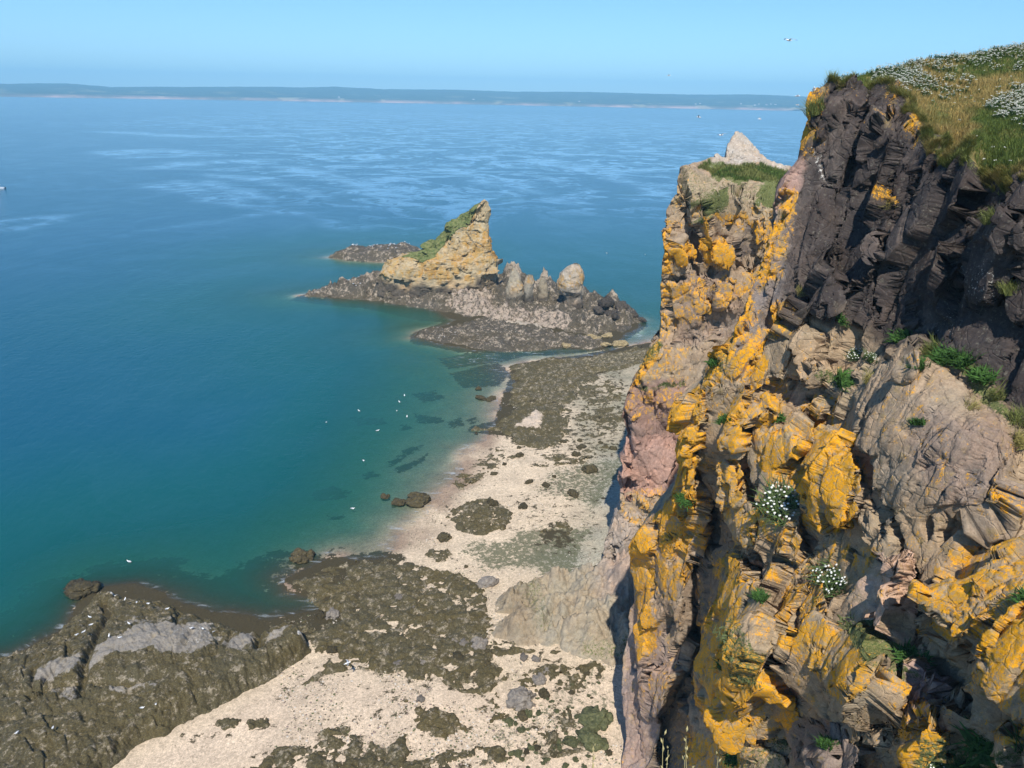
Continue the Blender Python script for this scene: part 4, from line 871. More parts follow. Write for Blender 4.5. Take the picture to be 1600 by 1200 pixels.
pA, e1_ = facet(pQ, 3.4, .72, 1401, (1.2, 1.2, .6), TLp); pA, e2_ = facet(pA, 1.4, .62, 1402, (1.1, 1.1, .75), TLp); pA, e3_ = facet(pA, .6, .45, 1403, (1.1, 1.1, .9), TLp)
fw = ((1 - .8 * capg) * (.35 + .65 * smooth(0, 12, pX - np.interp(pY, np.array(PL)[:, 1], np.array(PL)[:, 0]))))[:, None]
pQ = pQ * (1 - fw) + pA * fw - pN * ((e1_ * .12 + e2_ * .06) * fw[:, 0])[:, None]
tp = np.tile(np.array([.30, .23, .16], F32), (len(pX), 1))
par = lambda q, sft=5.: smooth(-sft, sft, sdf(q, pX, pY) + pwf * 4)
tp = blend(tp, par([(960, 600), (1070, 590), (1070, 700), (1000, 690), (960, 700)]) * .85, (.235, .150, .125))
tp = blend(tp, par([(960, 675), (1070, 680), (1070, 770), (1010, 775), (960, 770)]) * .9, (.37, .225, .175))
tp = blend(tp, par([(930, 800), (1010, 805), (1010, 960), (930, 960)]) * .9, (.35, .29, .235))
tp = blend(tp, par([(1060, 430), (1140, 420), (1180, 520), (1060, 545)]) * .5, (.22, .155, .125))
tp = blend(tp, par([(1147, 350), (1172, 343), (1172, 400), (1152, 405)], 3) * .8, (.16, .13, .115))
tp = blend(tp, par([(1055, 280), (1120, 270), (1220, 295), (1220, 340), (1050, 335)]) * .6, (.33, .27, .18))
tp = blend(tp, par([(1108, 262), (1112, 240), (1138, 200), (1160, 200), (1210, 245), (1240, 262), (1200, 262), (1165, 256), (1130, 258)], 3), (.37, .32, .26))
lp = np.full(len(pX), .24, F32)
for q, a in [([(1092, 342), (1112, 338), (1116, 370), (1146, 375), (1153, 405), (1144, 420), (1098, 415), (1097, 385)], .9), ([(1058, 372), (1080, 368), (1092, 408), (1062, 414)], .92), ([(1036, 335), (1062, 335), (1060, 372), (1050, 420), (1032, 430)], .78), ([(1110, 330), (1220, 325), (1220, 350), (1130, 352)], .72), ([(1175, 342), (1215, 335), (1215, 400), (1180, 385)], .84),
             ([(1050, 285), (1078, 290), (1078, 330), (1045, 332)], .55), ([(1030, 440), (1100, 430), (1120, 470), (1100, 500), (1036, 520)], .62), ([(1030, 440), (1046, 440), (1046, 530), (1030, 530)], .72), ([(1100, 440), (1190, 415), (1190, 460), (1130, 480)], .6), ([(1000, 545), (1035, 530), (1020, 570), (990, 612), (975, 612)], .92), ([(1030, 545), (1085, 540), (1070, 570), (1010, 600), (1000, 580)], .45),
             ([(975, 608), (1070, 600), (1070, 640), (1010, 650), (972, 650)], .45), ([(1010, 630), (1060, 630), (1060, 665), (1015, 660)], .40), ([(970, 765), (1060, 760), (1060, 820), (1000, 835), (965, 800)], .52), ([(1110, 580), (1020, 560), (1060, 620), (1095, 600)], .4), ([(990, 835), (1040, 790), (1040, 830), (1000, 860)], .5)]:
    lp = np.maximum(lp, min(.98, a + .06) * par(q, 8.))
lp = lp * (.85 + .2 * np.clip(rr, -1, 1)) * (1 - par([(965, 672), (1075, 672), (1075, 765), (965, 762)], 3) * .75) - .3 * cc
vp = .82 * par([(1090, 262), (1115, 250), (1160, 255), (1215, 262), (1235, 270), (1220, 300), (1180, 286), (1130, 280)], 4) + .44 * par([(1085, 320), (1140, 300), (1140, 335), (1090, 335)], 5) + .5 * par([(1180, 300), (1215, 290), (1215, 330), (1190, 320)]) + .42 * par([(1058, 270), (1130, 270), (1220, 290), (1220, 325), (1150, 315), (1110, 330), (1060, 325)], 8) + .5 * par([(990, 545), (1035, 533), (1040, 545), (1000, 575)], 3) + .5 * par([(1000, 600), (1070, 596), (1070, 604), (1000, 608)], 3)
gp = .43 * par([(1108, 262), (1112, 240), (1138, 200), (1160, 200), (1210, 245), (1240, 262), (1200, 262), (1165, 256), (1130, 258)], 3) + .34 * par([(1070, 270), (1220, 285), (1220, 340), (1060, 330)]) + .4 * par([(1120, 500), (1180, 480), (1170, 530), (1120, 540)])
tg = pQ.reshape(NSP, MU, 3)
PW = []
for j in range(16, 0, -1):
    s_ = j / 16; dd = 18 * s_ ** 1.8
    PW.append(tg[:, 0] + np.array([dd * .30, dd * .95, -.05 * dd]) + .8 * s_ ** .5 * np.stack([fbm(tg[:, 0] + dd, 3, 3, 521), 0 * tg[:, 0, 0], 0 * tg[:, 0, 0]], 1))
tg = np.concatenate([np.stack(PW, 1), tg], 1)
bk = [tg[0] + np.array([.2 * d, d, -.35 * d - .05 * d * d]) for d in np.linspace(14, .8, 16)]
tg = np.concatenate([np.stack(bk, 0), tg], 0)
def padp(a):
    a = a.reshape(NSP, MU, -1); a = np.concatenate([np.repeat(a[:, :1], 16, 1), a], 1); a = np.concatenate([np.repeat(a[:1], 16, 0), a], 0); return a.reshape(-1, a.shape[-1])
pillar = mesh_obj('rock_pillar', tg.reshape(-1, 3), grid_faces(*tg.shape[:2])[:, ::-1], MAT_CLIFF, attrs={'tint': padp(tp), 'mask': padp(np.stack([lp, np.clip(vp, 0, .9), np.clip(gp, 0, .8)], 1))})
tag(pillar, 'tall rock pillar behind the near cliff with grassy top and white pointed peak', 'rock pillar')
cand = np.where((np.clip(vp, 0, .9) > .45) & (gp < .3))[0]
print('pillar', round(time.time() - T0, 1))

# ------------------------------------------------------------------ ledges, reefs, weed beds: low rock bodies lying on the beach
MAT_WEED = mat_weed('seaweed_rock')
MAT_WEED_FAR = mat_weed('reef_rock', (.038, .032, .022), (.105, .085, .055), stone=(.34, .275, .20), amount=.62, scale=.6)
MAT_SHELF = mat_rock('shelf_rock', .9)
def hpatch(name, poly, h, res, mat, label, cat, edge=.8, ragged=1.0, bumps=(), z0=.6, rough=.34, blk=1., fissure=.12, seed=0, tintc=(.3, .27, .2), masks=None, holes=0., bigrel=0.):
    P2 = wpoly(poly, z0); lo = P2.min(0) - 3; hi = P2.max(0) + 3
    nx = int((hi[0] - lo[0]) / res) + 2; ny = int((hi[1] - lo[1]) / res) + 2
    X, Y = np.meshgrid(np.linspace(lo[0], hi[0], nx), np.linspace(lo[1], hi[1], ny)); x, y = X.ravel(), Y.ravel(); xy = np.stack([x, y], 1)
    n = fbm2(xy, 4.5, 6, seed + 601, .6)
    d = sdf(P2, x, y)
    sd = d + n * ragged * 1.5 - holes * smooth(.15, .55, fbm2(xy, 3.2, 5, seed + 611, .6)) * smooth(6, 1.5, d) * 3
    cap = np.full(len(x), h, float)
    for bx, by, bh, br in bumps:
        c = at_z(bx, by, 0.)[:2]; q = ((x - c[0]) ** 2 + (y - c[1]) ** 2) / br ** 2
        cap = np.maximum(cap, bh * np.exp(-q * .9))
    e = smooth(0, 1, sd / (edge * (.5 + cap / max(h, .3) * .5)))
    p3 = np.concatenate([xy, np.zeros((len(xy), 1))], 1)
    sc = max(res * 4, .45) * blk
    rk, ck = rock(p3, [(sc * 7, .5), (sc * 2.8, .30), (sc * 1.1, .16)], seed + 33)
    relh = rough * (rk * 1.3 + fbm2(xy, sc * 2, 5, seed + 44) * .8)
    if fissure: relh = relh - fissure * (np.exp(-(fbm2(xy, 4.5 * blk, 4, seed + 47) / .05) ** 2) + .6 * np.exp(-(fbm2(xy, 2.2 * blk, 4, seed + 48) / .06) ** 2))
    z = terrain_z(x, y) - .10 + e * (cap * (1 + .18 * fbm2(xy, 5, 3, seed + 46)) + relh * (1 + bigrel * np.maximum(0, cap - h)))
    keep = (sd > -.25).reshape(ny, nx)
    f = keep[:-1, :-1] & keep[1:, :-1] & keep[:-1, 1:] & keep[1:, 1:]
    F = grid_faces(ny, nx)[f.ravel()]
    used = np.unique(F); rem = -np.ones(len(x), int); rem[used] = np.arange(len(used))
    V = np.stack([x, y, z], 1)[used]
    mk = np.zeros((len(x), 3), F32); tn = np.tile(np.asarray(tintc, F32), (len(x), 1))
    if masks: masks(x, y, z, sd, mk, tn)
    o = mesh_obj(name, V, rem[F], mat, attrs={'mask': mk[used], 'tint': tn[used]})
    return tag(o, label, cat)
def mbeach(q, ch, a, zz=.6, soft=.8, col=None):
    def f(x, y, z, sd, mk, tn):
        v = smooth(-soft, soft, wsd(q, x, y, zz)) * a
        mk[:, ch] = np.maximum(mk[:, ch], v)
        if col: tn[:] = blend(tn, smooth(-soft, soft, wsd(q, x, y, zz)), col)
    return f
def multi(*fs):
    def f(*a):
        for g_ in fs: g_(*a)
    return f
spot = lambda x, y, z, sd, mk, tn: mk.__setitem__((slice(None), 2), .30)
for i, (poly, h, res, lab, ed, ho) in enumerate(LEDGES):
    fs = [spot]
    if i == 0: fs += [mbeach([(455, 900), (520, 885), (600, 880), (560, 920), (480, 930)], 1, .22), mbeach([(640, 970), (760, 985), (780, 1040), (640, 1045)], 0, .30), mbeach([(600, 930), (700, 910), (760, 950), (720, 980)], 0, .26)]
    if i == 5: fs += [mbeach([(810, 600), (880, 560), (990, 548), (1000, 560), (900, 600), (880, 640), (840, 640)], 0, .36), mbeach([(835, 640), (850, 650), (845, 670), (800, 668), (820, 655)], 0, .72, col=(.5, .4, .3)), mbeach([(900, 560), (1020, 545), (1020, 562), (920, 590)], 0, .42, col=(.30, .25, .16))]
    hpatch('weed_ledge', poly, h, res, MAT_WEED, lab, 'rock ledge', edge=ed, holes=ho, seed=i * 9, masks=multi(*fs), tintc=(.36, .30, .22))['group'] = 'weed-covered ledges on the beach'
print('ledges', round(time.time() - T0, 1))
# pale rock shelf at the cliff foot
SHELF = [(762, 935), (800, 912), (850, 893), (900, 888), (960, 898), (1010, 880), (1100, 900), (1060, 1060), (960, 1050), (890, 1036), (830, 1020), (770, 1000)]
def shelfmask(x, y, z, sd, mk, tn):
    tn[:] = blend(tn, patch([(760, 935), (830, 905), (840, 960), (830, 1020), (770, 1000)], x, y, 1.2), (.235, .195, .135))
    tn[:] = blend(tn, patch([(930, 900), (1010, 890), (1010, 960), (940, 960)], x, y, 2.5) * .8, (.33, .25, .20))
    mk[:, 1] = np.maximum(patch([(790, 900), (850, 895), (870, 1000), (835, 1000), (810, 950)], x, y, 1.5) * .46, patch([(900, 1015), (1000, 1020), (1000, 1050), (900, 1040)], x, y, 1.2) * .52)
    mk[:, 2] = .20
hpatch('rock_shelf', SHELF, 1.6, .13, MAT_SHELF, 'pale greenish bare rock shelf sloping out from the cliff foot', 'rock shelf', edge=2.6, ragged=.6, bumps=[(900, 985, 2.8, 7), (960, 985, 4.2, 7), (985, 960, 6, 7), (900, 930, 2.2, 5)], rough=1.5, blk=1.9, fissure=.7, seed=71, tintc=(.285, .245, .178), masks=shelfmask, z0=1.0)
# islet base, reefs
def wetband(lo, hi, topcol, seed=0):
    """bare weathered stone above the tide band"""
    def f(x, y, z, sd, mk, tn):
        n = fbm2(np.stack([x, y], 1), 6, 4, 700 + seed)
        mk[:, 0] = np.maximum(mk[:, 0], smooth(lo, hi, z + n * 1.2) * .56); mk[:, 2] = .26
    return f
BASE = [(463, 463), (500, 466), (560, 469), (640, 479), (690, 489), (740, 498), (800, 506), (850, 513), (880, 522), (930, 527), (965, 521), (1006, 503), (1002, 492), (965, 476), (925, 464), (880, 452), (840, 446), (800, 438), (740, 432), (700, 430), (660, 428), (620, 430), (580, 436), (540, 443), (500, 453)]
islet = hpatch('islet_base', BASE, 2.2, .42, MAT_WEED_FAR, 'dark tide-washed rock base under the leaning sea stack and its pinnacles', 'rock ledge', edge=4.5, ragged=1.4, blk=.55, fissure=.4, rough=1.5, seed=81, tintc=(.30, .245, .18), z0=0., bigrel=.06,
               bumps=[(500, 459, 2, 8), (545, 458, 4, 7), (580, 457, 5.6, 7), (615, 458, 6.4, 8), (650, 462, 6.2, 8), (690, 468, 5, 9), (730, 472, 4.6, 9), (770, 472, 4.6, 9), (805, 449, 10, 5), (830, 472, 4.5, 8), (850, 462, 6., 5), (868, 472, 5, 8), (900, 480, 4.4, 7), (930, 484, 5, 6), (955, 486, 5, 6), (978, 493, 3, 5)],
               masks=multi(wetband(2.6, 6.0, 0), mbeach([(690, 485), (720, 468), (770, 468), (780, 490), (860, 500), (900, 515), (880, 522), (800, 508), (740, 500)], 0, .52, 0., 2, (.36, .28, .21)), mbeach([(463, 464), (540, 440), (600, 432), (560, 452), (500, 463)], 2, .50, 0., 2)))
hpatch('low_reef', [(642, 525), (660, 518), (690, 516), (720, 506), (760, 500), (820, 506), (880, 522), (940, 531), (962, 539), (930, 546), (880, 541), (840, 549), (800, 550), (760, 549), (720, 541), (690, 536), (660, 531)], .9, .3, MAT_WEED_FAR, 'flat brown reef with a pale sand streak in front of the islet', 'reef', edge=2.2, ragged=1.0, rough=.6, blk=.6, seed=91, z0=0.,
       masks=multi(mbeach([(758, 498), (800, 497), (850, 503), (895, 516), (880, 524), (830, 515), (780, 508)], 0, .85, 0., 1., (.38, .32, .24)), mbeach([(700, 520), (800, 515), (860, 540), (780, 548)], 0, .34, 0., 1.5), mbeach([(660, 516), (720, 512), (740, 530), (680, 534)], 2, .46, 0., 1.)))
hpatch('rear_reef', [(508, 402), (540, 407), (600, 410), (650, 407), (668, 398), (650, 391), (610, 388), (570, 390), (535, 396)], 2.0, .5, MAT_WEED_FAR, 'low black reef dotted with gulls behind the sea stack', 'reef', edge=3.5, ragged=1.2, rough=.5, seed=95, z0=0., bumps=[(560, 400, 3.0, 14), (600, 400, 3.8, 14), (630, 399, 3.4, 12)],
       masks=lambda x, y, z, sd, mk, tn: mk.__setitem__((slice(None), 2), .40 * smooth(1.0, 2.8, z)))
# dark outcrop in the lower left: a tilted slab with a scarp along the sand
OCP = [(0, 1022, .2), (60, 993, .2), (100, 972, .3), (150, 921, .4), (205, 921, 1.4), (270, 937, 1.2), (330, 958, 1.0), (395, 985, .9), (425, 978, 2.6), (465, 971, 4.2), (478, 990, 3.2), (-80, 1060, .1), (-80, 1200, 2.2), (0, 1110, 2.6), (60, 1060, 2.6), (110, 1040, 3.0), (150, 985, 2.2), (200, 975, 2.8), (270, 985, 3.2), (330, 1000, 3.1), (400, 1003, 2.8), (160, 1035, 3.1), (250, 1035, 3.5), (330, 1040, 3.0),
       (470, 1008, 2.5), (400, 1060, 2.6), (330, 1090, 2.9), (250, 1120, 3.0), (180, 1155, 3.0), (120, 1195, 3.0), (250, 1085, 3.2), (150, 1110, 3.1), (60, 1170, 3.3), (0, 1220, 3.3), (120, 1260, 3.0), (0, 1300, 3)]
ow = np.array([at_z(a, b, c) for a, b, c in OCP]); of = tps(ow[:, :2], ow[:, 2], 5e-3)
OF = [(-120, 1062), (0, 1020), (60, 992), (100, 975), (128, 945), (150, 918), (205, 930), (270, 944), (330, 966), (395, 992), (430, 1000), (470, 992), (484, 1018), (440, 1052), (400, 1080), (352, 1106), (300, 1132), (250, 1160), (200, 1187), (165, 1215), (120, 1290), (-200, 1330)]
oP = wpoly(OF, .6); lo = oP.min(0) - 2; hi = oP.max(0) + 2; lo[0] = max(lo[0], -75)
res = .085; nx = int((hi[0] - lo[0]) / res); ny = int((hi[1] - lo[1]) / res)
X, Y = np.meshgrid(np.linspace(lo[0], hi[0], nx), np.linspace(lo[1], hi[1], ny)); x, y = X.ravel(), Y.ravel(); xy = np.stack([x, y], 1)
sd = sdf(oP, x, y) + fbm2(xy, 2.5, 5, 811) * .55
z = of(xy); p3 = np.concatenate([xy, z[:, None] * 0], 1)
rot = np.array(mathutils.Euler((0, 0, .55)).to_matrix())
rk, ck = rock(p3, [(5.5, .42), (2.0, .30), (.8, .15), (.34, .07)], 821, (1.2, .55, 1), rot)
opx, opy = px_of(x, y, z)
cr = np.zeros(len(x))
for ln, dp, wd in [([(158, 925), (165, 945), (150, 985), (138, 1010), (132, 1045), (128, 1090)], 1.3, .45), ([(275, 940), (272, 965)], .8, .3), ([(300, 990), (285, 1020), (276, 1040)], .55, .3), ([(402, 985), (404, 1006)], 1.5, .5), ([(10, 1080), (110, 1070), (200, 1075), (255, 1060)], .7, .4), ([(0, 1125), (90, 1120), (180, 1095), (230, 1075)], .5, .35), ([(345, 995), (340, 1020), (320, 1030)], .4, .25), ([(360, 980), (352, 1010)], .5, .3), ([(50, 1040), (48, 1090)], .5, .3), ([(130, 1110), (135, 1130)], .5, .3)]:
    wl = np.array([at_z(a, b, 2.5)[:2] for a, b in ln])
    dd = linedist(wl, x, y) + fbm2(xy, 1.0, 3, 831) * .18
    cr = np.maximum(cr, dp * np.exp(-(np.maximum(dd, 0) / wd) ** 2))
scarp = smooth(0, 1.6, sd)
tzz = terrain_z(x, y)
zz = np.where(sd > 0, tzz - .1 + (np.maximum(z - tzz, .15)) * scarp ** .6, tzz - .15) + smooth(0, .8, sd) * (rk * .62 + fbm2(xy, 1.2, 5, 841) * .16 - cr)
# vertical weed curtains on the scarp
zz += smooth(0, .5, sd) * smooth(2.6, 1.0, sd) * fbm2(xy, .55, 4, 851) * .35
keep = (sd > -.15).reshape(ny, nx); f = keep[:-1, :-1] & keep[1:, :-1] & keep[:-1, 1:] & keep[1:, 1:]
Fq = grid_faces(ny, nx)[f.ravel()]; used = np.unique(Fq); rem = -np.ones(len(x), int); rem[used] = np.arange(len(used))
on = fbm2(xy, 2.6, 5, 861)
def opoly(q, s_=.5, zq=2.9): return smooth(-s_, s_, sdf(wpoly(q, zq), x, y) + on * .9)
mk = np.zeros((len(x), 3), F32); tn = np.tile(np.array([.250, .222, .182], F32), (len(x), 1))
mk[:, 0] = .10 + np.maximum.reduce([opoly([(140, 1042), (150, 1005), (200, 978), (250, 965), (290, 970), (330, 962), (345, 985), (330, 1010), (290, 1030), (240, 1020), (180, 1030)]) * .80, opoly([(50, 1055), (70, 1030), (130, 1008), (135, 1030), (105, 1052), (60, 1060)]) * .74, opoly([(160, 1072), (220, 1055), (258, 1055), (240, 1072), (190, 1085)]) * .55, opoly([(345, 1000), (380, 975), (400, 985), (400, 1008), (360, 1010)]) * .66, opoly([(410, 1000), (425, 978), (450, 972), (440, 990)]) * .60, opoly([(180, 965), (240, 950), (290, 955), (200, 975)]) * .4, opoly([(85, 1080), (120, 1072), (115, 1085)]) * .5]) - .5 * np.clip(cr, 0, 1)
mk[:, 2] = np.maximum(.30 * smooth(1.5, 2.5, z), .48 * opoly([(330, 950), (350, 960), (340, 1010), (290, 1015), (280, 990)]) + .44 * opoly([(190, 915), (240, 925), (280, 940), (270, 948), (200, 930)]) + .42 * opoly([(130, 960), (150, 965), (135, 1000), (120, 995)])) * smooth(.5, 1.5, sd)
for c_ in [(468, 972, 4.2), (176, 921, 1.4)]:
    w_ = at_z(*c_)[:2]; mk[:, 2] = np.maximum(mk[:, 2], .95 * np.exp(-((x - w_[0]) ** 2 + (y - w_[1]) ** 2) / .35))
mk[:, 1] = .16 + .18 * smooth(.2, .6, on)
outcrop = mesh_obj('rock_outcrop', np.stack([x, y, zz], 1)[used], rem[Fq], MAT_WEED, attrs={'mask': mk[used], 'tint': tn[used]})
tag(outcrop, 'long dark rock outcrop with bare grey top and white droppings beside pink sand', 'rock outcrop')
print('outcrop', round(time.time() - T0, 1))

# ------------------------------------------------------------------ sea stack and pinnacles: lofted solids
def loft(left, right, yc, zb, ratio, n_a=160, n_r=220, lean=0., scales=((4, 1.), (1.6, .5), (.7, .2)), seed=0, ymin=1.):
    def plane(q):
        q = np.asarray(q, float); d = ray(q[:, 0], q[:, 1]); t = yc / d[:, 1]; return (d * t[:, None])[:, 0], H + (d * t[:, None])[:, 2]
    xl, zl = plane(left); xr, zr = plane(right)
    zt = max(zl.max(), zr.max()); zv = zb + (zt - zb) * np.linspace(0, 1, n_r) ** .92
    ol = np.argsort(zl); orr = np.argsort(zr)
    a = np.interp(zv, zl[ol], xl[ol]); b = np.interp(zv, zr[orr], xr[orr]); b = np.maximum(b, a + .05)
    th = np.linspace(0, 2 * np.pi, n_a, endpoint=False)
    cx = (a + b) / 2; rxx = (b - a) / 2; ryy = np.maximum(rxx * ratio, np.minimum(ymin, rxx * 2))
    c, s = np.cos(th), np.sin(th); e = .8
    ux = np.sign(c) * np.abs(c) ** e; uy = np.sign(s) * np.abs(s) ** e
    X = cx[:, None] + rxx[:, None] * ux; Y = yc + lean * (zv - zb)[:, None] + ryy[:, None] * uy; Z = np.repeat(zv[:, None], n_a, 1)
    P = np.stack([X, Y, Z], -1)
    Nn_ = np.stack([ux[None] * ryy[:, None], uy[None] * rxx[:, None], np.zeros_like(X) + .15 * rxx[:, None]], -1); Nn_ /= np.linalg.norm(Nn_, axis=-1, keepdims=True) + 1e-6
    cell = (rxx * 2 * np.pi / n_a + .1).repeat(n_a).astype(F32)
    r, cr = rock(P.reshape(-1, 3), scales, seed, (1, 1, .8), np.array(mathutils.Euler((.2, .5, .1)).to_matrix()), cell=cell)
    amp = np.clip(rxx / 5., .10, 1).repeat(n_a)
    P = P.reshape(-1, 3) + Nn_.reshape(-1, 3) * ((r + fbm(P.reshape(-1, 3), 3, 3, seed + 3) * .5) * amp)[:, None]
    F0 = P; P, _ = facet(P, scales[0][0] * .75, .55, seed + 61, (1, 1, .75)); P, _ = facet(P, scales[1][0] * .6, .5, seed + 62)
    topv = P[-n_a:].mean(0); P = np.concatenate([P, topv[None]], 0)
    i, j = np.meshgrid(np.arange(n_r - 1), np.arange(n_a), indexing='ij'); j2 = (j + 1) % n_a
    F = np.stack([i * n_a + j, i * n_a + j2, (i + 1) * n_a + j2, (i + 1) * n_a + j], -1).reshape(-1, 4)
    jj = np.arange(n_a); b0 = (n_r - 1) * n_a
    F = np.concatenate([F, np.stack([b0 + jj, b0 + (jj + 1) % n_a, np.full(n_a, len(P) - 1), np.full(n_a, len(P) - 1)], 1)[:, [0, 1, 2, 3]]], 0)
    return P, F, np.append(r, 0), np.append(cr, 0), np.concatenate([Nn_.reshape(-1, 3), [[0, 0, 1.]]], 0)
def tri_cap(F):   # split the doubled top corner into triangles
    return F[F[:, 2] != F[:, 3]], F[F[:, 2] == F[:, 3]][:, :3]
MAT_STACK = mat_rock('stack_rock', .42, lichen=((.50, .27, .05), (.36, .24, .08)), bumpd=.28)
def stack_obj(name, left, right, yc, zb, ratio, label, cat, tintc, lich_a, seed, dark=None, veg=None, gua=.2, **kw):
    P, F, r, cr, Nn_ = loft(left, right, yc, zb, ratio, seed=seed, **kw)
    sx, sy = px_of(P[:, 0], P[:, 1], P[:, 2]); n = fbm(P, 3.5, 4, seed + 9)
    tn = np.tile(np.asarray(tintc, F32), (len(P), 1)); tn = blend(tn, smooth(0, .8, n) * .5, np.asarray(tintc) * np.array([1.15, .95, .8]))
    if dark is not None: tn = blend(tn, smooth(dark + 2.5, dark - 1.0, P[:, 2] + n * 2.2), (.085, .072, .055))
    lm = np.clip(lich_a + .25 * n, 0, .8) * smooth(dark or -9, (dark or -9) + 4, P[:, 2] + n)
    vm = np.zeros(len(P)) if veg is None else smooth(-4, 5, sdf(veg, sx, sy) + n * 5) * .7
    F = F[:-kw.get('n_a', 160)]
    o = mesh_obj(name, P, F, MAT_STACK, attrs={'tint': tn, 'mask': np.stack([lm - .3 * cr, vm, np.full(len(P), gua)], 1)})
    tag(o, label, cat)
    return o, P, F, vm, Nn_
SL = [(757, 311), (748, 317), (736, 325), (720, 337), (700, 353), (682, 371), (666, 387), (655, 394), (640, 397), (622, 401), (608, 411), (600, 424), (596, 445), (590, 470), (588, 500)]
SR = [(758, 311), (763, 316), (765, 330), (763, 350), (767, 370), (774, 390), (780, 410), (779, 430), (776, 450), (782, 470), (790, 500)]
stack, P, F, vm, Nn_ = stack_obj('sea_stack', SL, SR, 240., 1.0, .42, 'tall leaning sea stack with one grassy slope and ochre rock face', 'sea stack', (.37, .30, .185), .50, 911, dark=5.0, veg=[(630, 400), (655, 384), (700, 342), (742, 312), (754, 318), (732, 350), (708, 370), (684, 398), (655, 408)], n_a=300, n_r=320, ymin=1.2, scales=((5.5, 1.1), (2.2, .65), (.9, .3), (.45, .12)))
gf = F[(vm[F] > .38).all(1)]; used = np.unique(gf); rem = -np.ones(len(P), int); rem[used] = np.arange(len(used))
k = NT('stack_grass'); p = k.pos(); a = k.noise(p, 1.2, 6, .7); col = k.mix(k.ramp(a, .35, .65), (.080, .112, .035), (.19, .19, .075)); k.principled(col, .95, .1, k.bump(a, 1, .3))
g_ = mesh_obj('grass_slope', (P + Nn_ * (.22 + .18 * fbm(P, .8, 3, 5))[:, None])[used], rem[gf], k.m, parent=stack)
PINS = [([(800, 418), (796, 430), (792, 445), (790, 462), (788, 480)], [(803, 417), (812, 428), (817, 445), (817, 462), (819, 480)], 226., (.31, .275, .205), .30, 'pointed ochre pinnacle standing nearest the sea stack'),
        ([(824, 431), (820, 440), (819, 455), (817, 470), (816, 485)], [(832, 430), (835, 440), (834, 455), (834, 470), (836, 485)], 225., (.30, .27, .21), .22, 'slim blunt pinnacle between the pointed one and the low stub'),
        ([(846, 433), (843, 442), (841, 455), (839, 470)], [(850, 433), (855, 446), (857, 458), (859, 470)], 227., (.29, .26, .19), .32, 'short stubby pinnacle, lowest of the islet spires'),
        ([(896, 413), (886, 418), (876, 428), (870, 440), (869, 452), (876, 458), (883, 464), (882, 475), (884, 490), (888, 505)], [(904, 412), (911, 422), (913, 435), (911, 450), (911, 463), (909, 475), (907, 490), (905, 505)], 222., (.33, .29, .23), .36, 'big top-heavy pinnacle with pale waist towards the channel')]
for i, (l, r_, yc, tc, la, lab) in enumerate(PINS):
    o = stack_obj('rock_pinnacle', l, r_, yc, 1.5, .8, lab, 'rock pinnacle', tc, la, 930 + i * 11, dark=4.4, gua=.30, n_a=120, n_r=140, scales=((3., .55), (1.3, .35), (.6, .16)))[0]
    o['group'] = 'pinnacles beside the sea stack'
print('stack', round(time.time() - T0, 1))

# ------------------------------------------------------------------ boulders
def ico(sub):
    t = (1 + 5 ** .5) / 2
    v = np.array([(-1, t, 0), (1, t, 0), (-1, -t, 0), (1, -t, 0), (0, -1, t), (0, 1, t), (0, -1, -t), (0, 1, -t), (t, 0, -1), (t, 0, 1), (-t, 0, -1), (-t, 0, 1)], float)
    f = [(0, 11, 5), (0, 5, 1), (0, 1, 7), (0, 7, 10), (0, 10, 11), (1, 5, 9), (5, 11, 4), (11, 10, 2), (10, 7, 6), (7, 1, 8), (3, 9, 4), (3, 4, 2), (3, 2, 6), (3, 6, 8), (3, 8, 9), (4, 9, 5), (2, 4, 11), (6, 2, 10), (8, 6, 7), (9, 8, 1)]
    v = [x / np.linalg.norm(x) for x in v]
    for _ in range(sub):
        m = {}; nf = []
        def mid(a, b):
            kk = (min(a, b), max(a, b))
            if kk not in m: c = v[a] + v[b]; v.append(c / np.linalg.norm(c)); m[kk] = len(v) - 1
            return m[kk]
        for a, b, c in f:
            ab, bc, ca = mid(a, b), mid(b, c), mid(c, a); nf += [(a, ab, ca), (b, bc, ab), (c, ca, bc), (ab, bc, ca)]
        f = nf
    return np.array(v), np.array(f)
IV, IF = ico(4)
def obj_mat_rock(name, c1, c2, top=None, rough=.85):
    k = NT(name); p = k.obj(); n = k.noise(p, 3.2, 8, .72); m = k.noise(p, 9, 5, .7)
    inf = k.n('ShaderNodeObjectInfo').outputs['Random']
    col = k.mix(k.ramp(n, .35, .65), c1, c2)
    col = k.mix(k.ramp(m, .60, .68, 0, .6), col, (.27, .23, .17))
    v = k.lin(inf, 0, 1, .75, 1.25); col = k.mix(1., col, k.n('ShaderNodeCombineColor', Red=v, Green=v, Blue=v).outputs[0], 'MULTIPLY')
    k.principled(col, rough, .3, k.bump(k.math('ADD', n, k.math('MULTIPLY', m, .4)), 1., .12)); return k.m
MB_WEED = obj_mat_rock('boulder_weedy', (.032, .026, .013), (.085, .066, .028)); MB_GREY = obj_mat_rock('boulder_grey', (.12, .105, .09), (.23, .20, .165)); MB_GREEN = obj_mat_rock('stone_green', (.045, .052, .020), (.125, .125, .055)); MB_OCH = obj_mat_rock('boulder_ochre', (.20, .15, .07), (.36, .28, .15)); MB_DARK = obj_mat_rock('boulder_black', (.03, .025, .02), (.075, .06, .045))
PROTO = {}
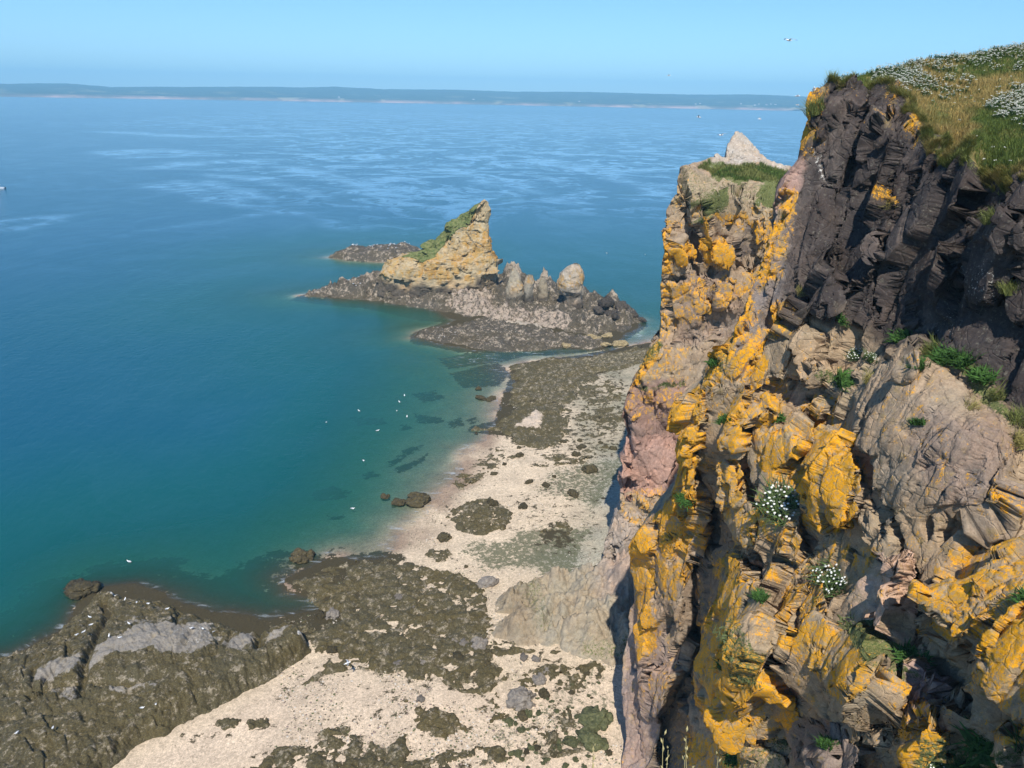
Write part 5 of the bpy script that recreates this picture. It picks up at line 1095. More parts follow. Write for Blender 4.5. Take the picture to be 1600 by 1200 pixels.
def proto(mat, v):
    if (mat.name, v) not in PROTO:
        q = IV * np.array([1, .82, .72]); ang_ = v == 3
        r, c = rock(q + v * 9.7, [(1.5, .55 if ang_ else .34), (.7, .22 if ang_ else .16), (.3, .06)], 950 + v)
        q = q * (1 + r + .16 * fbm(q + v, 1.1, 4, 960 + v))[:, None]
        q[:, 2] = np.maximum(q[:, 2], -.45)
        me = mesh_obj('boulder', q, IF, mat); PROTO[(mat.name, v)] = me.data; bpy.data.objects.remove(me)
    return PROTO[(mat.name, v)]
def boulder(px, py, size, mat, v, label, group, z=None, name='boulder', squash=1., cat='boulder'):
    zz = .6
    for _ in range(3):
        w_ = at_z(px, py, zz); zz = float(terrain_z(w_[:1], w_[1:2])[0]) if z is None else z
    dpt = np.linalg.norm(w_ - CAMP); r = size / 2 * dpt / FPX / 1.05 * .93
    o = bpy.data.objects.new(name, proto(mat, v)); COL.objects.link(o)
    o.location = (w_[0], w_[1], zz + r * .12); o.rotation_euler = (random.uniform(-.2, .2), random.uniform(-.2, .2), random.uniform(0, 6.28))
    s = r * random.uniform(.95, 1.08); o.scale = (s, s, s * squash)
    tag(o, label, cat, group); return o
G1 = 'weed-dark boulders on the shingle'
for a in [(812, 712, 15, 0, 'dark boulder on pale shingle, largest of those just below the wide weed reef'), (788, 726, 9, 1, 'small dark boulder on pale shingle just seaward of a larger one'), (773, 741, 11, 2, 'rounded dark boulder in the middle of the open pale shingle'), (731, 752, 14, 1, 'dark boulder at the damp seaward margin of the shingle'),
          (825, 754, 13, 2, 'dark boulder on shingle left of the green algae edge'), (852, 759, 15, 0, 'dark boulder half in the green algae margin'), (818, 793, 17, 1, 'black egg-shaped boulder beside the oval weed ledge'), (696, 842, 19, 3, 'flat-topped dark boulder alone on the narrow sand neck'), (920, 737, 26, 0, 'broad low weedy boulder near the pillar foot'),
          (896, 772, 20, 2, 'low olive boulder within the green algae'), (899, 711, 16, 1, 'dark boulder of a close pair near the shingle top, lower one'), (907, 699, 13, 2, 'dark boulder of a close pair near the shingle top, upper one'), (957, 702, 13, 0, 'dark boulder close against the pink pillar wall'), (836, 630, 16, 2, 'dark boulder lying on the wide weed reef'),
          (938, 692, 9, 1, 'small dark stone on grey shingle near the pillar'), (935, 654, 9, 0, 'small dark stone on shingle above the close pair of boulders'), (905, 689, 9, 0, 'tiny dark stone touching the close pair of boulders'), (811, 700, 9, 1, 'small dark stone tucked above the largest shingle boulder'), (744, 679, 7, 2, 'tiny dark stone at the water line by the weed spit'),
          (768, 789, 20, 0, 'rounded weedy knob on top of the oval weed ledge'), (728, 886, 8, 1, 'small dark stone on the sand neck by the broad ledge'), (880, 690, 10, 2, 'small dark stone at the lower edge of the wide weed reef'), (866, 745, 8, 1, 'tiny dark stone among the green algae, seaward side')]:
    boulder(a[0], a[1], a[2], MB_WEED, a[3], a[4], G1)
G2 = 'boulders on the broad weed ledge'
for a in [(665, 992, 14, 0, 'W', 'weedy boulder in the middle of the broad ledge'), (710, 1003, 16, 1, 'G', 'greyish boulder, seaward end of the row of three'), (725, 1005, 15, 2, 'G', 'greyish boulder, middle of the row of three'), (747, 1007, 23, 3, 'G', 'largest greyish boulder of the row of three'), (762, 1020, 14, 0, 'W', 'dark boulder just below the row of three'), (760, 1037, 17, 1, 'W', 'dark boulder at the lower margin of the broad ledge'),
          (717, 1030, 18, 2, 'W', 'dark boulder below the seaward end of the row of three'), (677, 1030, 13, 3, 'G', 'grey pale-topped boulder on the weed ledge'), (622, 1039, 17, 1, 'G', 'round grey boulder at the ledge margin above the pink sand'), (517, 1018, 19, 0, 'W', 'weedy boulder beside the tip of the dark outcrop'), (665, 1037, 15, 2, 'G', 'flat grey boulder beside the pale-topped one'), (518, 963, 19, 3, 'G', 'pinkish grey boulder at the tide pool edge'),
          (500, 962, 16, 0, 'W', 'dark boulder at the tide pool beside a pinkish one'), (622, 934, 13, 3, 'G', 'pale-topped stone in the upper weed ledge'), (601, 1003, 14, 1, 'W', 'weedy boulder left of the ledge middle'), (758, 912, 31, 2, 'G', 'big grey boulder where ledge, sand and pale shelf meet'), (740, 915, 15, 1, 'W', 'dark boulder leaning on the big grey one'), (648, 950, 10, 2, 'G', 'small grey stone on the upper weed ledge')]:
    boulder(a[0], a[1], a[2], MB_WEED if a[4] == 'W' else MB_GREY, a[3], a[5], G2)
G3 = 'rocks on the pink sand'
for a in [(815, 1098, 33, 3, 'G', 'large pointed grey rock on the stony sand'), (815, 1119, 18, 0, 'W', 'dark weedy rock just below the large pointed grey rock'), (844, 1062, 18, 3, 'G', 'square-edged tan block beside a grey one'), (855, 1050, 15, 1, 'G', 'grey block behind the square tan one'), (819, 1027, 14, 2, 'G', 'grey stone at the shelf foot, seaward'), (836, 1031, 14, 0, 'G', 'grey stone at the shelf foot, beside its seaward twin'), (656, 1094, 12, 3, 'G', 'grey stone on sand above the squarish weed bed'), (850, 1085, 20, 1, 'W', 'flat brown rock landward of the large pointed grey rock')]:
    boulder(a[0], a[1], a[2], MB_WEED if a[4] == 'W' else MB_GREY, a[3], a[5], G3)
for a in [(934, 1126, 40, 3, 'large green weedy rock near the cliff foot shadow, upper'), (928, 1162, 40, 2, 'large green weedy rock near the cliff foot shadow, lower'), (870, 1171, 18, 1, 'green stone, biggest in the field of small green stones'), (893, 1158, 18, 3, 'green stone beside the two large green rocks'), (810, 1177, 15, 0, 'green stone at the seaward edge of the stone field'), (814, 1141, 15, 1, 'green stone below the dark weedy rock')]:
    boulder(a[0], a[1], a[2], MB_GREEN, a[3], a[4], 'green weedy rocks by the cliff foot', squash=.7)
SF = [(790, 1090), (850, 1070), (930, 1050), (955, 1080), (960, 1200), (800, 1200)]
n_ = 0
while n_ < 75:
    q = (random.uniform(780, 965), random.uniform(1048, 1205))
    if sdf(SF, np.array([q[0]]), np.array([q[1]]))[0] < 0: continue
    boulder(q[0], q[1], random.choice([4, 5, 5, 6, 7, 8, 10, 12]), MB_GREEN if random.random() < .75 else MB_WEED, random.randrange(4), 'small greenish stone strewn on the sand near the cliff foot', 'small green stones on the sand', squash=.65, name='stone', cat='stone'); n_ += 1
for a in [(620, 787, 25, 0, 'weedy rock in the shallows, left half of a split pair'), (650, 783, 33, 3, 'weedy rock in the shallows, larger half of a split pair'), (601, 777, 17, 1, 'low rock barely awash beside the split pair'), (751, 622, 17, 2, 'dark rock in shallow water, left of a touching pair'), (767, 624, 18, 0, 'dark rock in shallow water, right of a touching pair'), (748, 608, 12, 1, 'small dark rock in the water above the touching pair'), (130, 925, 45, 2, 'weedy rock awash off the seaward corner of the dark outcrop'), (470, 872, 40, 1, 'yellowish weedy rock awash off the broad ledge'), (660, 775, 14, 2, 'small weedy lump behind the split pair')]:
    boulder(a[0], a[1], a[2], MB_WEED, a[3], a[4], 'rocks standing in the shallows', z=-.05, squash=.75)
for a in [(971, 538, 25, 0, 'flat ochre boulder in the channel, nearest the pillar'), (945, 540, 23, 1, 'flat ochre boulder in the channel, middle one'), (948, 526, 20, 2, 'ochre boulder against the islet end'), (925, 530, 24, 3, 'ochre boulder where the low reef meets the channel'), (885, 541, 20, 1, 'brown boulder at the narrow head of the channel')]:
    boulder(a[0], a[1], a[2], MB_OCH, a[3], a[4], 'ochre boulders in the channel', z=.15, squash=.6)
for a in [(948, 474, 22, 3, 4.5, 'black boulder topping the islet end'), (972, 482, 26, 0, 3.2, 'black boulder on the islet end, largest'), (990, 494, 20, 1, 1.2, 'black boulder at the islet end near water'), (936, 486, 20, 2, 3.5, 'black boulder behind the largest one on the islet end'), (958, 494, 22, 3, 2.4, 'angular black boulder below the largest one on the islet end'), (1002, 500, 13, 2, .4, 'outermost black boulder of the islet end')]:
    boulder(a[0], a[1], a[2], MB_DARK, a[3], a[5], 'black boulders at the islet end', z=a[4])
# a scatter of shingle too fine to count
ns = 9000
sp = np.stack([np.random.default_rng(3).uniform(430, 985, ns * 3), np.random.default_rng(4).uniform(590, 1210, ns * 3)], 1)
wq = at_z(sp[:, 0], sp[:, 1], .7); okm = (np.maximum(*shore_sd(wq[:, 0], wq[:, 1])) > .6) & (fbm2(wq[:, :2], 5, 4, 970) > .02) & (wq[:, 0] < 14); wq = wq[okm][:ns]
bv, bf = ico(0); ns = len(wq); g0 = np.random.default_rng(5)
sz = (.035 + .12 * g0.random(ns) ** 3)[:, None, None]
pv_ = bv[None] * sz * g0.uniform(.6, 1.2, (ns, len(bv), 1)) * np.array([1, 1, .6]); wq[:, 2] = terrain_z(wq[:, 0], wq[:, 1])
pv_ = pv_ + wq[:, None]; pF = (bf[None] + (np.arange(ns) * len(bv))[:, None, None]).reshape(-1, 3)
pc = np.array([[.13, .11, .075], [.30, .26, .2], [.10, .11, .05], [.5, .45, .38], [.22, .17, .14]])[g0.integers(0, 5, ns)]
k = NT('shingle_stones'); k.principled(k.attr('tint').outputs['Color'], .85, .25)
sh = mesh_obj('shingle', pv_.reshape(-1, 3), pF, k.m, smooth_shade=False, attrs={'tint': np.repeat(pc, len(bv), 0)})
tag(sh, kind='stuff')
print('boulders', round(time.time() - T0, 1))

# ------------------------------------------------------------------ grass and flowers
def blades(base, nrm, length, width, g, lean=.5, up=.75):
    """curved grass blades: base points, ground normals"""
    n = len(base); a = g.uniform(0, 2 * np.pi, n); L = length * g.uniform(.6, 1.3, n)
    d = np.array([0, 0, 1.]) * up + nrm * (1 - up); d /= np.linalg.norm(d, axis=1, keepdims=True)
    side = np.stack([np.cos(a), np.sin(a), 0 * a], 1); out = np.stack([-np.sin(a), np.cos(a), 0 * a], 1)
    ln = lean * g.uniform(.3, 1.3, n)[:, None]; w = width * g.uniform(.6, 1.3, n)[:, None]
    p0 = base - side * w * .5; p1 = base + side * w * .5
    m = base + d * (L * .55)[:, None] + out * L[:, None] * ln * .28; p2 = m + side * w * .38; p3 = m - side * w * .38
    tip = base + d * (L * .95)[:, None] + out * L[:, None] * ln * .8
    V = np.stack([p0, p1, p2, p3, tip], 1).reshape(-1, 3); k5 = np.arange(n)[:, None] * 5
    F = np.concatenate([k5 + np.array([0, 1, 2]), k5 + np.array([0, 2, 3]), k5 + np.array([3, 2, 4])], 0)
    return V, F
def leaf_mat(name, trans=.25, rough=.75):
    k = NT(name); c = k.attr('tint').outputs['Color']
    b = k.n('ShaderNodeBsdfPrincipled', None, Base_Color=c, Roughness=rough, Specular_IOR_Level=.2)
    t = k.n('ShaderNodeBsdfTranslucent', Color=c); m = k.n('ShaderNodeMixShader', i0=trans, i1=b.outputs[0], i2=t.outputs[0])
    k.link(m.outputs[0], k.out.inputs['Surface']); return k.m
MAT_GRASS = leaf_mat('grass_blades'); MAT_PETAL = leaf_mat('petals', .15)
gT = np.random.default_rng(41)
# candidate ground points on the turf in view, with density by area
Gv = G; e1 = np.linalg.norm(np.gradient(Gv, axis=1), axis=-1); e2 = np.linalg.norm(np.gradient(Gv, axis=0), axis=-1)
wgt = (e1 * e2); inview = (GXY[..., 0] < 1720); wgt = wgt * inview
wgt *= np.clip(36 / np.maximum(20, np.linalg.norm(Gv - CAMP, axis=-1)), .5, 1.4) ** 2
pr = (wgt / wgt.sum()).ravel()
def pick(n, pr):
    i = gT.choice(len(pr), n, p=pr); r, c = np.unravel_index(i, Gv.shape[:2]); r = np.minimum(r, Gv.shape[0] - 2); c = np.minimum(c, Gv.shape[1] - 2)
    a, b = gT.random(n)[:, None], gT.random(n)[:, None]
    P = Gv[r, c] * (1 - a) * (1 - b) + Gv[r + 1, c] * a * (1 - b) + Gv[r, c + 1] * (1 - a) * b + Gv[r + 1, c + 1] * a * b
    return P, GXY[r, c, 0], GXY[r, c, 1]
NB = 105000
bp, bx, by = pick(NB, pr)
cl = fbm(bp, 1.3, 4, 1001); dry = fbm(bp, 3.2, 4, 1002)
dryz = np.maximum.reduce([smooth(-14, 14, sdf(q, bx, by) + 14 * cl) for q in ([(1400, 145), (1450, 125), (1540, 115), (1600, 120), (1600, 150), (1540, 165), (1480, 175), (1430, 175)], [(1430, 180), (1520, 180), (1540, 215), (1500, 225), (1450, 215)], [(1490, 135), (1540, 128), (1535, 150), (1495, 155)])])
lushz = np.maximum.reduce([smooth(-12, 12, sdf(q, bx, by) + 14 * cl) for q in ([(1480, 110), (1540, 95), (1600, 100), (1600, 115), (1530, 125)], [(1480, 150), (1540, 140), (1560, 170), (1500, 175)], [(1520, 190), (1600, 180), (1640, 250), (1600, 275), (1540, 255)], [(1290, 140), (1340, 120), (1345, 140), (1300, 152)])])
mixv = np.clip(.5 + .9 * dry + .7 * dryz - .7 * lushz, 0, 1)[:, None]
gc = np.array([.11, .155, .035]) * (1 - mixv) + np.array([.36, .275, .10]) * mixv
gc = gc * gT.uniform(.65, 1.3, (NB, 1)); gc[gT.random(NB) < .12] *= np.array([1.5, 1.25, .9])
Lb = .17 + .16 * np.clip(.5 + cl, 0, 1.2) + .14 * smooth(30, 0, np.abs(by - np.interp(bx, np.array(RIM)[:, 0], np.array(RIM)[:, 1])))
up = np.tile([0, 0, 1.], (NB, 1))
V, F = blades(bp, up, Lb, .022, gT, .8)
# overhanging fringe along the rim
rimi = gT.integers(0, int(NU * .72), 9000); jit = gT.integers(0, 3, 9000)
rb = G[-1][rimi] + gT.normal(0, .10, (9000, 3)); rb[:, 2] -= .1
hang = np.tile(np.array([-.75, -.45, .25]), (9000, 1)); V2, F2 = blades(rb, hang, .38 * np.ones(9000), .022, gT, .9, .35)
rc = (np.array([.17, .19, .05]) * (.6 + .8 * gT.random((9000, 1)))) * np.array([1, 1, 1]) + (gT.random((9000, 1)) < .4) * np.array([.12, .06, .02])
# rank green growth spilling down the right-hand part of the wall top
sel = np.where((smooth(-8, 10, sdf([(1440, 196), (1530, 225), (1610, 262), (1625, 296), (1570, 290), (1525, 275), (1470, 270), (1450, 240)], PX, PY) + wob * 14) > .5))[0]
si = gT.choice(sel, 16000); V3, F3 = blades(Q.reshape(-1, 3)[si] - Nn[si] * .05, Nn[si] * .6 + np.array([-.3, -.2, .2]), .42 * np.ones(16000), .026, gT, 1.0, .5)
c3 = (np.array([.17, .19, .05]) + (fbm(Q.reshape(-1, 3)[si], 1.2, 3, 1015) > .15)[:, None] * np.array([.12, .05, .03])) * gT.uniform(.6, 1.35, (16000, 1))
Vg = np.concatenate([V, V2, V3]); Fg = np.concatenate([F, F2 + len(V), F3 + len(V) + len(V2)])
cg = np.concatenate([np.repeat(gc, 5, 0), np.repeat(rc, 5, 0), np.repeat(c3, 5, 0)])
go = mesh_obj('grass', Vg, Fg, MAT_GRASS, smooth_shade=False, attrs={'tint': np.clip(cg, 0, 1)})
tag(go, 'long green and straw-coloured grass covering the clifftop', kind='stuff')
# white umbels: far too many to count, growing in drifts along the skyline and on the slope
FL = [([(1300, 138), (1330, 118), (1345, 122), (1330, 142)], .35), ([(1350, 130), (1372, 108), (1430, 97), (1500, 90), (1505, 108), (1450, 118), (1470, 130), (1430, 140), (1380, 140)], 1.), ([(1430, 140), (1480, 120), (1500, 130), (1490, 150), (1430, 150)], .6), ([(1500, 92), (1560, 76), (1640, 64), (1640, 90), (1560, 100), (1510, 108)], 1.), ([(1540, 165), (1580, 148), (1640, 140), (1640, 190), (1590, 185), (1560, 182)], 1.), ([(1580, 90), (1640, 95), (1640, 125), (1590, 125)], .55), ([(1470, 122), (1510, 118), (1508, 135), (1480, 138)], .9), ([(1580, 195), (1640, 185), (1640, 210), (1590, 205)], .5), ([(1410, 130), (1450, 128), (1440, 142), (1415, 145)], .5)]
fp_ = pr.reshape(Gv.shape[:2]).copy(); fm_ = np.zeros(Gv.shape[:2])
for q, a in FL: fm_ = np.maximum(fm_, a * smooth(-8, 7, sdf(q, GXY[..., 0].ravel(), GXY[..., 1].ravel()) + 20 * fbm(Gv.reshape(-1, 3), 1.0, 4, 1010)).reshape(fm_.shape))
fp_ = fp_ * (fm_ + .004); fp_ /= fp_.sum(); NF = 2300
q_, qx, qy = pick(NF, fp_.ravel())
hgt_ = gT.uniform(.26, .52, NF); head = q_ + np.stack([gT.normal(0, .04, NF), gT.normal(0, .04, NF), hgt_], 1)
NP = 9
pa = gT.uniform(0, 6.28, (NF, NP)); pr_ = gT.uniform(.0, 1, (NF, NP)) ** .5 * gT.uniform(.04, .085, (NF, 1))
pc_ = head[:, None] + np.stack([np.cos(pa) * pr_, np.sin(pa) * pr_, -pr_ ** 2 * 5 + gT.normal(0, .008, (NF, NP))], -1)
r6 = .021; ang6 = np.linspace(0, 2 * np.pi, 5, endpoint=False)
ring = np.stack([np.cos(ang6) * r6, np.sin(ang6) * r6, 0 * ang6 - .006], 1)
tl = gT.normal(0, .5, (NF, NP, 1, 2)); rr_ = np.repeat(np.repeat(ring[None, None], NF, 0), NP, 1).copy(); rr_[..., 2] += (rr_[..., :2] * tl).sum(-1)
hv_ = np.concatenate([pc_[:, :, None] + rr_, pc_[:, :, None] + np.array([0, 0, .006])], 2).reshape(-1, 3)
k6 = (np.arange(NF * NP) * 6)[:, None, None]; hF = (k6 + np.array([[j, (j + 1) % 5, 5] for j in range(5)])[None]).reshape(-1, 3)
hc = np.repeat(np.array([.68, .68, .57]) * gT.uniform(.75, 1.1, (NF * NP, 1)), 6, 0)
sV, sF = blades(q_, np.tile([0, 0, 1.], (NF, 1)), hgt_, .012, gT, .15)
lV, lF = blades(np.repeat(q_, 7, 0) + np.concatenate([gT.normal(0, .05, (NF * 7, 2)), gT.uniform(.0, .22, (NF * 7, 1))], 1), np.tile([0, 0, 1.], (NF * 7, 1)), .17 * np.ones(NF * 7), .045, gT, 1.4)
fl = mesh_obj('wildflowers', np.concatenate([hv_, sV, lV]), np.concatenate([hF, sF + len(hv_), lF + len(hv_) + len(sV)]), MAT_PETAL, smooth_shade=False,
              attrs={'tint': np.clip(np.concatenate([hc, np.tile([.10, .15, .04], (len(sV), 1)), np.repeat(np.array([.055, .10, .03]) * gT.uniform(.6, 1.4, (NF * 7, 1)), 5, 0)]), 0, 1)})
tag(fl, 'white umbel flowers in dense drifts along the clifftop skyline', kind='stuff')

# turf on the pillar: grass and low herbs belong to the pillar itself
pci = gT.choice(cand, 9000); pb = pQ[pci] + gT.normal(0, .06, (9000, 3))
V, F = blades(pb, pN[pci], .38 * np.ones(9000), .045, gT, 1.1, .7); pcol = (np.array([.10, .155, .035]) + (fbm(pb, 2.5, 3, 1020) > .1)[:, None] * np.array([.10, .06, .03])) * gT.uniform(.6, 1.4, (9000, 1))
pg_ = mesh_obj('grass_cover', V, F, MAT_GRASS, parent=pillar, smooth_shade=False, attrs={'tint': np.clip(np.repeat(pcol, 5, 0), 0, 1)}); pg_['kind'] = 'stuff'

# single plants rooted on the cliff ledges
gP = np.random.default_rng(77)
def tuft_mesh(n, L, w, col, spread, flowers=0, broad=False):
    b = np.concatenate([np.clip(gP.normal(0, spread, (n, 2)), -1.5 * spread, 1.5 * spread), np.zeros((n, 1))], 1)
    V, F = blades(b, np.tile([0, 0, 1.], (n, 1)), L * np.ones(n), w, gP, 1.5 if broad else 1.1)
    c = np.repeat(np.asarray(col) * gP.uniform(.6, 1.4, (n, 1)), 5, 0)
    if flowers:
        fb = np.concatenate([np.clip(gP.normal(0, spread * 1.1, (flowers, 2)), -1.5 * spread, 1.5 * spread), gP.uniform(.5, 1.0, (flowers, 1)) * L], 1)
        rg = np.stack([np.cos(ang6) * .035, np.sin(ang6) * .035, 0 * ang6], 1)
        fv = np.concatenate([fb[:, None] + rg[None], fb[:, None] + np.array([[[0, -.01, .012]]])], 1).reshape(-1, 3)
        ff = ((np.arange(flowers) * 6)[:, None, None] + np.array([[j, (j + 1) % 5, 5] for j in range(5)])[None]).reshape(-1, 3)
        F = np.concatenate([F, ff + len(V)]); V = np.concatenate([V, fv]); c = np.concatenate([c, np.tile([.8, .8, .72], (len(fv), 1))])
    ca = np.linspace(0, 2 * np.pi, 10, endpoint=False); cush = np.concatenate([np.stack([np.cos(ca), np.sin(ca), 0 * ca], 1) * spread * f_ + [0, 0, z_ * L] for f_, z_ in ((.9, -.15), (.75, .08), (.4, .2))] + [[[0, 0, .3 * L]]])
    cf = [(r * 10 + j, r * 10 + (j + 1) % 10, r * 10 + 10 + (j + 1) % 10) for r in (0, 1) for j in range(10)] + [(r * 10 + j, r * 10 + 10 + (j + 1) % 10, r * 10 + 10 + j) for r in (0, 1) for j in range(10)] + [(20 + j, 20 + (j + 1) % 10, 30) for j in range(10)]
    F = np.concatenate([F, np.array(cf) + len(V)]); V = np.concatenate([V, cush]); c = np.concatenate([c, np.tile(np.asarray(col) * .7, (len(cush), 1))])
    return V, F, np.clip(c, 0, 1)
def plant(px, py, kind, size, label, group=None):
    p, n = on_cliff(px, py, -.03)
    spec = {'grass': ('grass_tuft', 170, .42, .020, (.16, .18, .05), .16, 0, False, 'grass tuft'), 'dry': ('grass_tuft', 170, .40, .018, (.34, .30, .10), .15, 0, False, 'grass tuft'), 'leafy': ('leafy_plant', 190, .30, .070, (.055, .125, .025), .20, 0, True, 'plant'), 'flower': ('flowering_plant', 230, .42, .045, (.075, .115, .035), .30, 60, True, 'plant'), 'moss': ('leafy_plant', 170, .12, .035, (.13, .155, .06), .26, 0, True, 'plant')}[kind]
    V, F, c = tuft_mesh(spec[1], spec[2], spec[3], spec[4], spec[5], spec[6], spec[7])
    o = mesh_obj(spec[0], V, F, MAT_PETAL if spec[6] else MAT_GRASS, smooth_shade=False, attrs={'tint': c})
    o.location = p; up_ = mathutils.Vector((n * .45 + np.array([0, 0, .55])).tolist()); o.rotation_euler = up_.to_track_quat('Z', 'Y').to_euler(); o.scale = (size,) * 3
    tag(o, label, spec[8], group)
for a in [(1212, 790, 'flower', 2.3, 'large clump of white flowers among orange lichen'), (1303, 905, 'flower', 1.9, 'white flowers in the cleft beside the pale slab'), (1395, 1032, 'leafy', 1.7, 'bright green plant on the ledge below the pale slab'), (1345, 992, 'moss', 2.0, 'green cushion plant at the top of the ledge below the pale slab'), (1375, 1012, 'moss', 1.8, 'green cushion plant in the middle of the ledge below the pale slab'),
          (1150, 1003, 'moss', 2.2, 'greenish cushion plant high on the wedge-shaped orange rock'), (1140, 1030, 'leafy', 1.3, 'small green plant left on the wedge-shaped orange rock'), (1158, 1045, 'moss', 1.7, 'greenish cushion plant low on the wedge-shaped orange rock'), (1302, 590, 'leafy', 1.6, 'green tuft in the notch above the central lichen'), (1215, 650, 'leafy', 1.3, 'small green plant beside an orange lichen boss'),
          (1145, 657, 'leafy', 1.2, 'small dark green plant in the upper gully'), (1128, 565, 'leafy', 1.5, 'green plant on the ridge of the lichen fin'), (1410, 520, 'leafy', 1.7, 'bright green leafy plant at the foot of the dark wall'), (1440, 545, 'grass', 1.6, 'grass tuft at the start of the ledge under the dark wall'), (1465, 553, 'grass', 1.6, 'grass tuft second along the ledge under the dark wall'), (1490, 566, 'leafy', 1.6, 'leafy plant midway along the ledge under the dark wall'),
          (1515, 570, 'leafy', 1.5, 'leafy plant past the middle of the ledge under the dark wall'), (1536, 590, 'leafy', 1.5, 'leafy plant where the ledge bends down'), (1550, 620, 'grass', 1.4, 'grass tuft below the bend of the ledge'), (1580, 655, 'grass', 1.4, 'grass tuft at the end of the ledge'), (1323, 553, 'flower', 1.0, 'small white-flowered plant under the slots of the dark wall'), (1350, 558, 'flower', 1.0, 'white-flowered plant beside the orange-tipped rock under the dark wall'),
          (1320, 493, 'leafy', 1.2, 'green plant on the shaded block at the wall foot'), (1374, 317, 'dry', 1.5, 'yellow grass tuft clinging halfway up the dark wall'), (1562, 342, 'grass', 1.4, 'grass tuft on the blocky part of the dark wall'), (1585, 450, 'grass', 1.5, 'grass tuft low on the blocky part of the dark wall'), (1250, 455, 'dry', 1.2, 'pale dry tuft beside the square block'), (1442, 665, 'leafy', 1.0, 'tiny green plant in the middle of the grey ramp'), (1455, 595, 'leafy', 1.1, 'small green plant near the top of the grey ramp'),
          (1345, 592, 'dry', 1.6, 'dry yellow grass on the left shoulder of the ramp'), (1510, 630, 'dry', 1.4, 'dry grass streak high on the ramp'), (1578, 690, 'dry', 1.5, 'dry grass at the right margin of the ramp'), (1185, 933, 'leafy', 1.1, 'little green plant on the edge of the wedge-shaped rock'), (1590, 925, 'leafy', 1.2, 'green plant on the big orange mass'), (1300, 1157, 'leafy', 1.2, 'small green plant on the grey knob at the bottom edge'),
          (1225, 1160, 'moss', 1.5, 'green cushion plant beside the grey knob'), (1165, 1150, 'leafy', 1.5, 'green plant under the tip of the wedge-shaped rock'), (1140, 1185, 'leafy', 1.5, 'green plant at the bottom edge below the wedge-shaped rock'), (1480, 1175, 'leafy', 2.0, 'dark leafy plant at the bottom edge beside the orange knob'), (1520, 1185, 'leafy', 2.0, 'dark leafy plant at the bottom edge in the shaded hollow'), (1545, 1165, 'leafy', 1.9, 'dark leafy plant in the shaded hollow on the right'), (1590, 1190, 'leafy', 1.7, 'leafy plant under the orange rock in the bottom right corner'),
          (1430, 1190, 'flower', 1.2, 'plant with few white flowers at the bottom edge'), (1080, 780, 'leafy', 1.4, 'small green plant on the orange fin'), (1288, 185, 'grass', 2.2, 'grass tuft on the seaward corner of the clifftop'), (1300, 150, 'grass', 1.1, 'grass clump at the very corner of the clifftop')]:
    plant(*a, group='plants growing on the cliff ledges')
print('plants', round(time.time() - T0, 1))

# ------------------------------------------------------------------ gulls
def skin_body(chain, radii, n=10):
    chain = np.asarray(chain, float); radii = np.asarray(radii, float)
    if radii.ndim == 1: radii = np.stack([radii, radii], 1)
    tgt = np.linspace(0, len(chain) - 1, len(chain) * 3)
    P = np.stack([np.interp(tgt, np.arange(len(chain)), chain[:, q]) for q in range(3)], 1); Rr = np.stack([np.interp(tgt, np.arange(len(chain)), radii[:, q]) for q in range(2)], 1)
    th = np.linspace(0, 2 * np.pi, n, endpoint=False)
    V = [P[i] + np.stack([0 * th, np.cos(th) * Rr[i, 0], np.sin(th) * Rr[i, 1]], 1) for i in range(len(P))]
    V = np.concatenate(V); F = []
    for i in range(len(P) - 1):
        for j in range(n): F.append((i * n + j, i * n + (j + 1) % n, (i + 1) * n + (j + 1) % n, (i + 1) * n + j))
    return V, np.array(F)
M_WHITE = mat_plain('gull_white', (.80, .80, .78), .7, .2, .06); M_GREYW = mat_plain('gull_grey', (.33, .35, .38), .7, .2, .12); M_BEAK = mat_plain('gull_beak', (.62, .42, .06), .5); M_TIP = mat_plain('gull_wingtip', (.03, .03, .03), .7)
def make_gull(standing):
    V, F = skin_body([(-.30, 0, .10), (-.24, 0, .10), (-.10, 0, .10), (.04, 0, .11), (.14, 0, .14), (.19, 0, .20), (.22, 0, .245), (.265, 0, .25), (.285, 0, .245)], [(.012, .006), (.045, .02), (.085, .075), (.095, .09), (.07, .075), (.045, .05), (.044, .046), (.03, .03), (.008, .01)])
    o = mesh_obj('gull', V, F, M_WHITE)
    for s in (-1, 1):
        wv, wf = skin_body([(.10, s * .085, .14), (.0, s * .098, .15), (-.15, s * .075, .145), (-.27, s * .03, .135), (-.36, s * .012, .125)], [(.012, .03), (.018, .06), (.018, .055), (.014, .03), (.003, .006)], 8)
        ww = kid(mesh_obj('wing', wv, wf, None, mats=[M_GREYW, M_TIP], fmat=(wf[:, 0] > len(wv) * .72).astype(int)), o)
        if standing:
            lv, lf = skin_body([(0, 0, 0), (.008, 0, 0)], [(.012, .012), (.012, .012)], 5)
            th = np.linspace(0, 2 * np.pi, 6, endpoint=False); lv = np.concatenate([np.stack([np.cos(th) * .008 + .0, np.sin(th) * .008 + s * .035, 0 * th + z] , 1) for z in (-.10, .05)]); lf = np.array([(j, (j + 1) % 6, 6 + (j + 1) % 6, 6 + j) for j in range(6)])
            kid(mesh_obj('leg', lv, lf, M_BEAK), o)
    bv_, bf_ = skin_body([(.275, 0, .245), (.31, 0, .243), (.335, 0, .236)], [(.012, .014), (.009, .011), (.002, .003)], 6)
    kid(mesh_obj('beak', bv_, bf_, M_BEAK), o); return o
